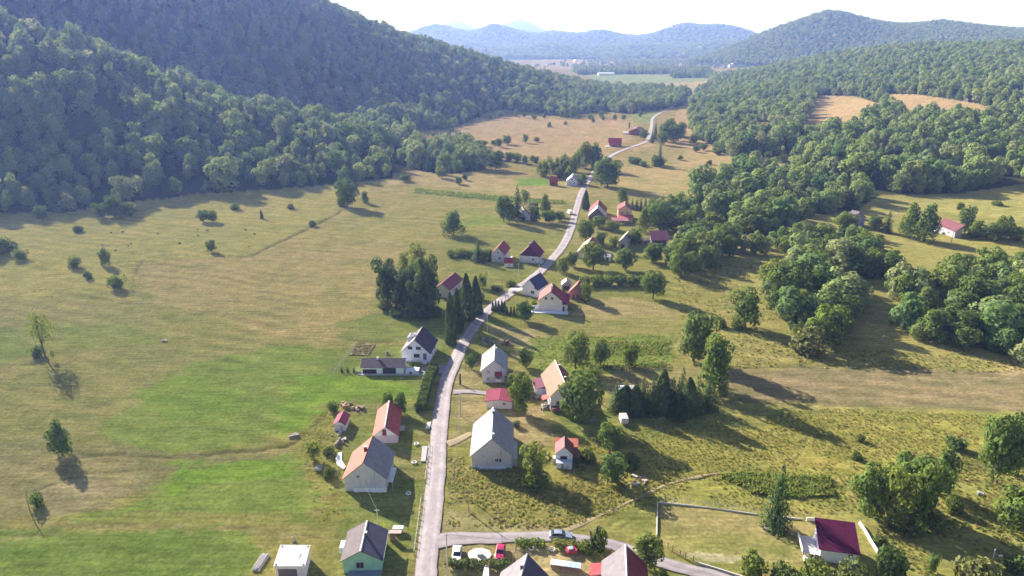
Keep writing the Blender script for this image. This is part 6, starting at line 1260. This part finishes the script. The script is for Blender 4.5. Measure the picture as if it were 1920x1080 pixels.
# footbridge and little things by the road
def slab(name, label, pts, z0, z1, mat, cat):
    P = [ground(*p) for p in pts]; c = sum(P)/len(P); o = MB().prism([tuple((p-c)[:2]) for p in P][::-1], 'z', z0, z1).build(name, mat); o.location = c; return tag(o, label, cat)
slab('footbridge', 'pale footbridge slab from the barn lawn to the road', [(798,805),(806,804),(808,792),(801,794)], -0.1, 0.28, paint((0.52,0.49,0.47),0.9), 'footbridge')
slab('gate_ramp', 'grey ramp and gate at the road by the half-orange house', [(789,866),(798,866),(802,838),(792,838)], -0.1, 0.24, paint((0.36,0.33,0.33),0.9,0.15), 'ramp')
slab('terrace_slab', 'white concrete terrace slab left of the half-orange house', [(629,862),(634,850),(641,849),(641,864),(648,876),(643,880),(632,872)], -0.1, 0.18, paint((0.66,0.65,0.64),0.9), 'slab')
slab('white_panel', 'white panel leaning at the bottom edge beside the dark-roofed house', [(905,1088),(917,1090),(917,1064),(909,1068)], 0.9, 1.0, paint((0.68,0.67,0.66)), 'panel')
g = ground(747, 997); o = empty('tarp_heap', tuple(g)); tag(o, 'blue-grey covered cart in the shaded lawn by the road', 'cart'); MB().box(-1.1,1.1,-0.6,0.6,0.5,1.15).build('cover', paint((0.36,0.42,0.50),0.6), o); MB().box(-1.0,1.0,-0.5,0.5,0.2,0.5).build('frame', paint((0.3,0.28,0.28)), o)
g = ground(737, 1012); o = empty('brick_pillar', tuple(g)); tag(o, 'brown brick pillar with slab table behind the green-walled house', 'pillar'); MB().box(-0.55,0.45,-0.4,0.4,-0.2,1.9).build('shaft', paint((0.27,0.15,0.13),0.9,0.2,4), o); MB().box(-0.65,1.8,-0.5,0.5,1.905,2.0).build('top_slab', paint((0.42,0.30,0.28),0.9), o)
g = ground(551, 1015); o = MB().tube([(0,0,-0.2),(0,0,0.9),(0.1,0.1,1.3)], [0.35, 0.3, 0.12], 8).build('tree_stump', BARK_PALE, None, True); o.location = g; tag(o, 'pale tree stump above the white flat-roofed garage', 'stump')
def junk(name, label, px, py, cols, n_, spread, hmax, cat, seed):
    """heap of separate boards and boxes"""
    g = ground(px, py); r = random.Random(seed); o = empty(name, tuple(g), r.uniform(0, 3)); tag(o, label, cat)
    for i in range(n_):
        x, y_ = r.uniform(-spread, spread), r.uniform(-spread*0.6, spread*0.6); a, b_, c = r.uniform(0.2, 0.9), r.uniform(0.1, 0.32), r.uniform(0.2, hmax); th = r.uniform(0, 3.1)
        q = [(x+math.cos(th)*u*a-math.sin(th)*w*b_, y_+math.sin(th)*u*a+math.cos(th)*w*b_) for u, w in ((-1,-1),(1,-1),(1,1),(-1,1))]
        MB().prism(q, 'z', -0.1, c).build('piece', paint(r.choice(cols), 0.85, 0.2, 4), o)
PALE = [(0.36,0.34,0.32),(0.26,0.24,0.22),(0.17,0.15,0.13)]; RUST = [(0.26,0.13,0.09),(0.35,0.28,0.22),(0.14,0.10,0.09)]
junk('scrap_heap', 'white and dark scrap heap in the meadow left of the barns', 552, 817, PALE, 7, 0.8, 0.6, 'heap', 1)
junk('board_pile', 'reddish board pile behind the tiny magenta-roofed shed', 650, 762, RUST, 9, 1.8, 1.0, 'pile', 2)
junk('machine_heap', 'old machine parts right of the reddish board pile', 671, 767, PALE+RUST, 9, 1.6, 0.9, 'heap', 3)
junk('stone_heap', 'grey stone and board heap below the tiny magenta-roofed shed', 640, 830, PALE, 9, 1.5, 1.1, 'heap', 4)
junk('timber_stack', 'grey timber poles stacked behind the near-white roof', 915, 640, PALE, 14, 3.2, 0.9, 'pile', 5)
junk('farm_gear', 'dark red farm machine behind the near-white roof', 950, 646, RUST, 8, 1.6, 1.7, 'machine', 6)
junk('rubble', 'reddish rubble beside the pale orange roof house', 1014, 742, RUST, 14, 2.4, 0.9, 'heap', 7)
junk('rubble', 'pale rubble in front of the pale orange roof house', 1019, 763, PALE, 8, 1.6, 0.8, 'heap', 8)
junk('brushwood', 'brushwood and board pile right of the grey-green tree', 1200, 902, PALE+RUST, 10, 2.6, 0.5, 'pile', 9)
junk('yard_clutter', 'clutter beside the covered terrace of the white house', 770, 696, PALE+[(0.2,0.05,0.06)], 9, 2.2, 0.9, 'clutter', 10)
junk('garden_grill', 'grey garden grill on the lawn of the white house', 726, 664, PALE, 4, 0.7, 1.2, 'grill', 11)
junk('bin_pair', 'pale boxes at the left end of the long dark-roofed shed', 672, 699, PALE, 4, 0.9, 1.1, 'boxes', 12)
junk('stone_heap', 'pale stones at the foot of the tall spruce', 1447, 992, PALE, 8, 1.3, 0.6, 'heap', 13)
junk('beehive_row', 'small boxes beside the deck of the purple-roofed house', 1508, 1012, [(0.40,0.45,0.44),(0.5,0.5,0.48)], 4, 0.9, 1.0, 'boxes', 14)
junk('boulder', 'white boulder in the grass at the right edge', 1836, 925, [(0.6,0.6,0.58)], 3, 0.5, 0.8, 'boulder', 15)
junk('weed_mound', 'grey scrap by the weedy clump left of the half-orange house', 598, 880, PALE, 5, 0.9, 0.7, 'heap', 16)
junk('swing_frame', 'dark wooden frame on the shaded lawn under the large tree', 1110, 790, [(0.22,0.21,0.22)], 5, 0.8, 1.4, 'frame', 17)
junk('hay_remains', 'dark log heap in the mown field near the green strip', 303, 640, [(0.22,0.17,0.12)], 6, 1.4, 0.5, 'heap', 18)
# vegetable bed of the white house
P = [ground(*p) for p in ((655,666),(690,667),(704,645),(668,643))]; c = sum(P)/4; o = empty('vegetable_bed', tuple(c)); tag(o, 'fenced vegetable bed on the lawn of the white house', 'garden bed')
MB().prism([tuple((p-c)[:2]) for p in P], 'z', -0.05, 0.12).build('soil', paint((0.16,0.115,0.075),0.95,0.3,3), o)
g_ = np.random.default_rng(9); u, v_ = g_.uniform(0.04, 0.96, 420), np.round(g_.uniform(0, 1, 420)*7)/7*0.92+0.04
C = np.array([((P[0]*(1-a)+P[1]*a)*(1-b_)+(P[3]*(1-a)+P[2]*a)*b_-c)+np.array([0, 0, 0.25]) for a, b_ in zip(u, v_)]); link(bpy.data.objects.new('plants', quads_mesh('plants', leaf_quads(C, g_.normal(size=(420,3))*0.5+np.array([0,0,1]), 0.5, g_), L_WEED)), o)['kind'] = 'stuff'
# dead tree
g, hh, ww = size_at(1556, 640, 594, 40); o = empty('dead_tree', tuple(g)); tag(o, 'bare bleached dead tree in front of the middle grove', 'tree'); mb = MB(); r = random.Random(4)
mb.tube([(0,0,-0.3),(0.3,0,hh*0.4),(1.0,0.2,hh*0.8)], [0.3,0.2,0.08], 7)
for i in range(9): a = r.uniform(0, 6.28); z = r.uniform(0.25, 0.75)*hh; e = r.uniform(1.5, 3.5); mb.tube([(0.3,0,z),(0.3+e*0.6*math.cos(a), e*0.6*math.sin(a), z+1.2),(0.3+e*math.cos(a), e*math.sin(a), z+1.5)], [0.11,0.06,0.02], 5)
mb.build('trunk', BARK_PALE, o)
# ragged trunk by the side road
g, hh, ww = size_at(1114, 1028, 988, 20); o = empty('ragged_trunk', tuple(g)); tag(o, 'two dark lopped trunks at the side road, wrapped in leaves', 'tree'); MB().tube([(0,0,-0.3),(0.2,0.1,hh*0.5),(0.6,0.3,hh)], [0.4,0.32,0.25], 8).build('trunk', BARK, o); MB().tube([(-0.3,0.2,-0.2),(-0.6,0.2,hh*0.5),(-0.9,0.1,hh*0.8)], [0.3,0.25,0.2], 8).build('trunk', BARK, o)

# ------------------------------------------------------------------ grass, crops, scrub too fine to count
def tuft(seed, n_=14, spread=0.5, mat=None, wid=0.16):
    g = np.random.default_rng(seed); V = []
    for i in range(n_):
        a = g.uniform(0, 6.28); r = spread*math.sqrt(g.uniform(0, 1)); p = np.array([r*math.cos(a), r*math.sin(a), -0.05]); th = g.uniform(0, 6.28); t_ = np.array([math.cos(th), math.sin(th), 0])*wid; le = np.array([g.normal()*0.25, g.normal()*0.25, g.uniform(0.6, 1.0)])
        V.append([p-t_, p+t_, p+le+t_*0.35, p+le-t_*0.35])
    return quads_mesh('tuft', np.array(V), mat)
GRASS = protos('grass_tuft', [tuft(i, 13, 0.55, L_GRASS) for i in range(4)]+[tuft(9+i, 13, 0.5, L_WEED, 0.2) for i in range(3)])
ROUGH = [([(1050,860),(1140,800),(1560,765),(1900,780),(1900,870),(1600,960),(1500,965),(1240,935),(1060,992)], 0.85, 0.24), ([(838,850),(1050,890),(1180,900),(1150,960),(1050,990),(840,985)], 0.75, 0.27),
         ([(560,810),(640,750),(640,960),(600,985),(575,900)], 1.3, 0.22), ([(1370,600),(1500,650),(1920,675),(1920,700),(1560,690),(1380,692)], 1.4, 0.34),
         ([(1640,880),(1920,830),(1920,1090),(1640,1090)], 0.9, 0.30), ([(1260,500),(1470,490),(1460,600),(1280,620)], 1.7, 0.36), ([(1000,630),(1270,628),(1260,690),(1010,690)], 1.3, 0.30)]
gp = []
HARD = [[(770,1085),(800,1085),(850,1085),(830,1005),(1160,1010),(1160,1035),(1100,1022),(840,1018)]]
def road_clear(X, Y):
    m_ = np.ones(len(X), bool)
    for pts_, w_ in ((main_px, 2.8), ([(812,1016),(850,1010),(967,1007),(1092,1012),(1156,1024),(1231,1051),(1337,1080)], 2.2)):
        P_ = spline([ground(*p)[:2] for p in pts_], 3.0); m_ &= np.min((X[:, None]-P_[None, :, 0])**2+(Y[:, None]-P_[None, :, 1])**2, 1) > w_*w_
    return m_
for q, (poly, step, hh) in enumerate(ROUGH):
    b_ = [ground(*p) for p in poly]; xs = [p[0] for p in b_]; ys = [p[1] for p in b_]
    X, Y, Z = scatter(lambda X, Y, Z: in_poly(*project(X, Y, Z), poly), min(xs)-2, max(xs)+2, min(ys)-2, max(ys)+2, step, 100+q, 0.5)
    k_ = road_clear(X, Y) & (fbm(X/6, Y/6, 60+q) > 0.36); X, Y, Z = X[k_], Y[k_], Z[k_]
    h_ = hh*rng.uniform(0.5, 1.4, len(X)); gp += list(zip(X, Y, Z-0.03, h_, h_*rng.uniform(1.3, 2.2, len(X))))
print('tufts', len(gp))
mass('grass', 'tufts of rough dry grass and weeds over the unmown meadows', gp, GRASS, 7, [0.17]*4+[0.32/3]*3)
CROP = protos('crop_plant', [tuft(30+i, 16, 0.5, L_WEED, 0.24) for i in range(3)])
cpn = []
for poly, step, hh in (([(1345,890),(1400,886),(1490,895),(1555,895),(1562,930),(1500,934),(1420,928)], 0.9, 0.8), ([(1115,640),(1260,640),(1250,665),(1120,668)], 1.3, 0.5), ([(780,353),(940,368),(1060,377),(1060,383),(930,376),(776,361)], 2.6, 0.9)):
    b_ = [ground(*p) for p in poly]; X, Y, Z = scatter(lambda X, Y, Z: in_poly(*project(X, Y, Z), poly), min(p[0] for p in b_), max(p[0] for p in b_), min(p[1] for p in b_), max(p[1] for p in b_), step, 9, 0.2)
    h_ = hh*rng.uniform(0.7, 1.2, len(X)); cpn += list(zip(X, Y, Z, h_, h_*1.4))
mass('crops', 'dark green potato plants and garden crops in their plots', cpn, CROP, 3)

# ------------------------------------------------------------------ haze
hz_mb = MB().box(-16500, 16500, -330, 13600, -45, 470)
hm, n, l = nodes_of('valley_haze'); out = n.new('ShaderNodeOutputMaterial'); v = n.new('ShaderNodeVolumePrincipled')
v.inputs['Color'].default_value = (0.27, 0.40, 1.0, 1); v.inputs['Density'].default_value = 0.00016; v.inputs['Absorption Color'].default_value = (1, 1, 1, 1); v.inputs['Anisotropy'].default_value = 0.3
l.new(v.outputs[0], out.inputs['Volume'])
tag(hz_mb.build('haze', hm), 'thin blue summer haze filling the valley', kind='stuff')
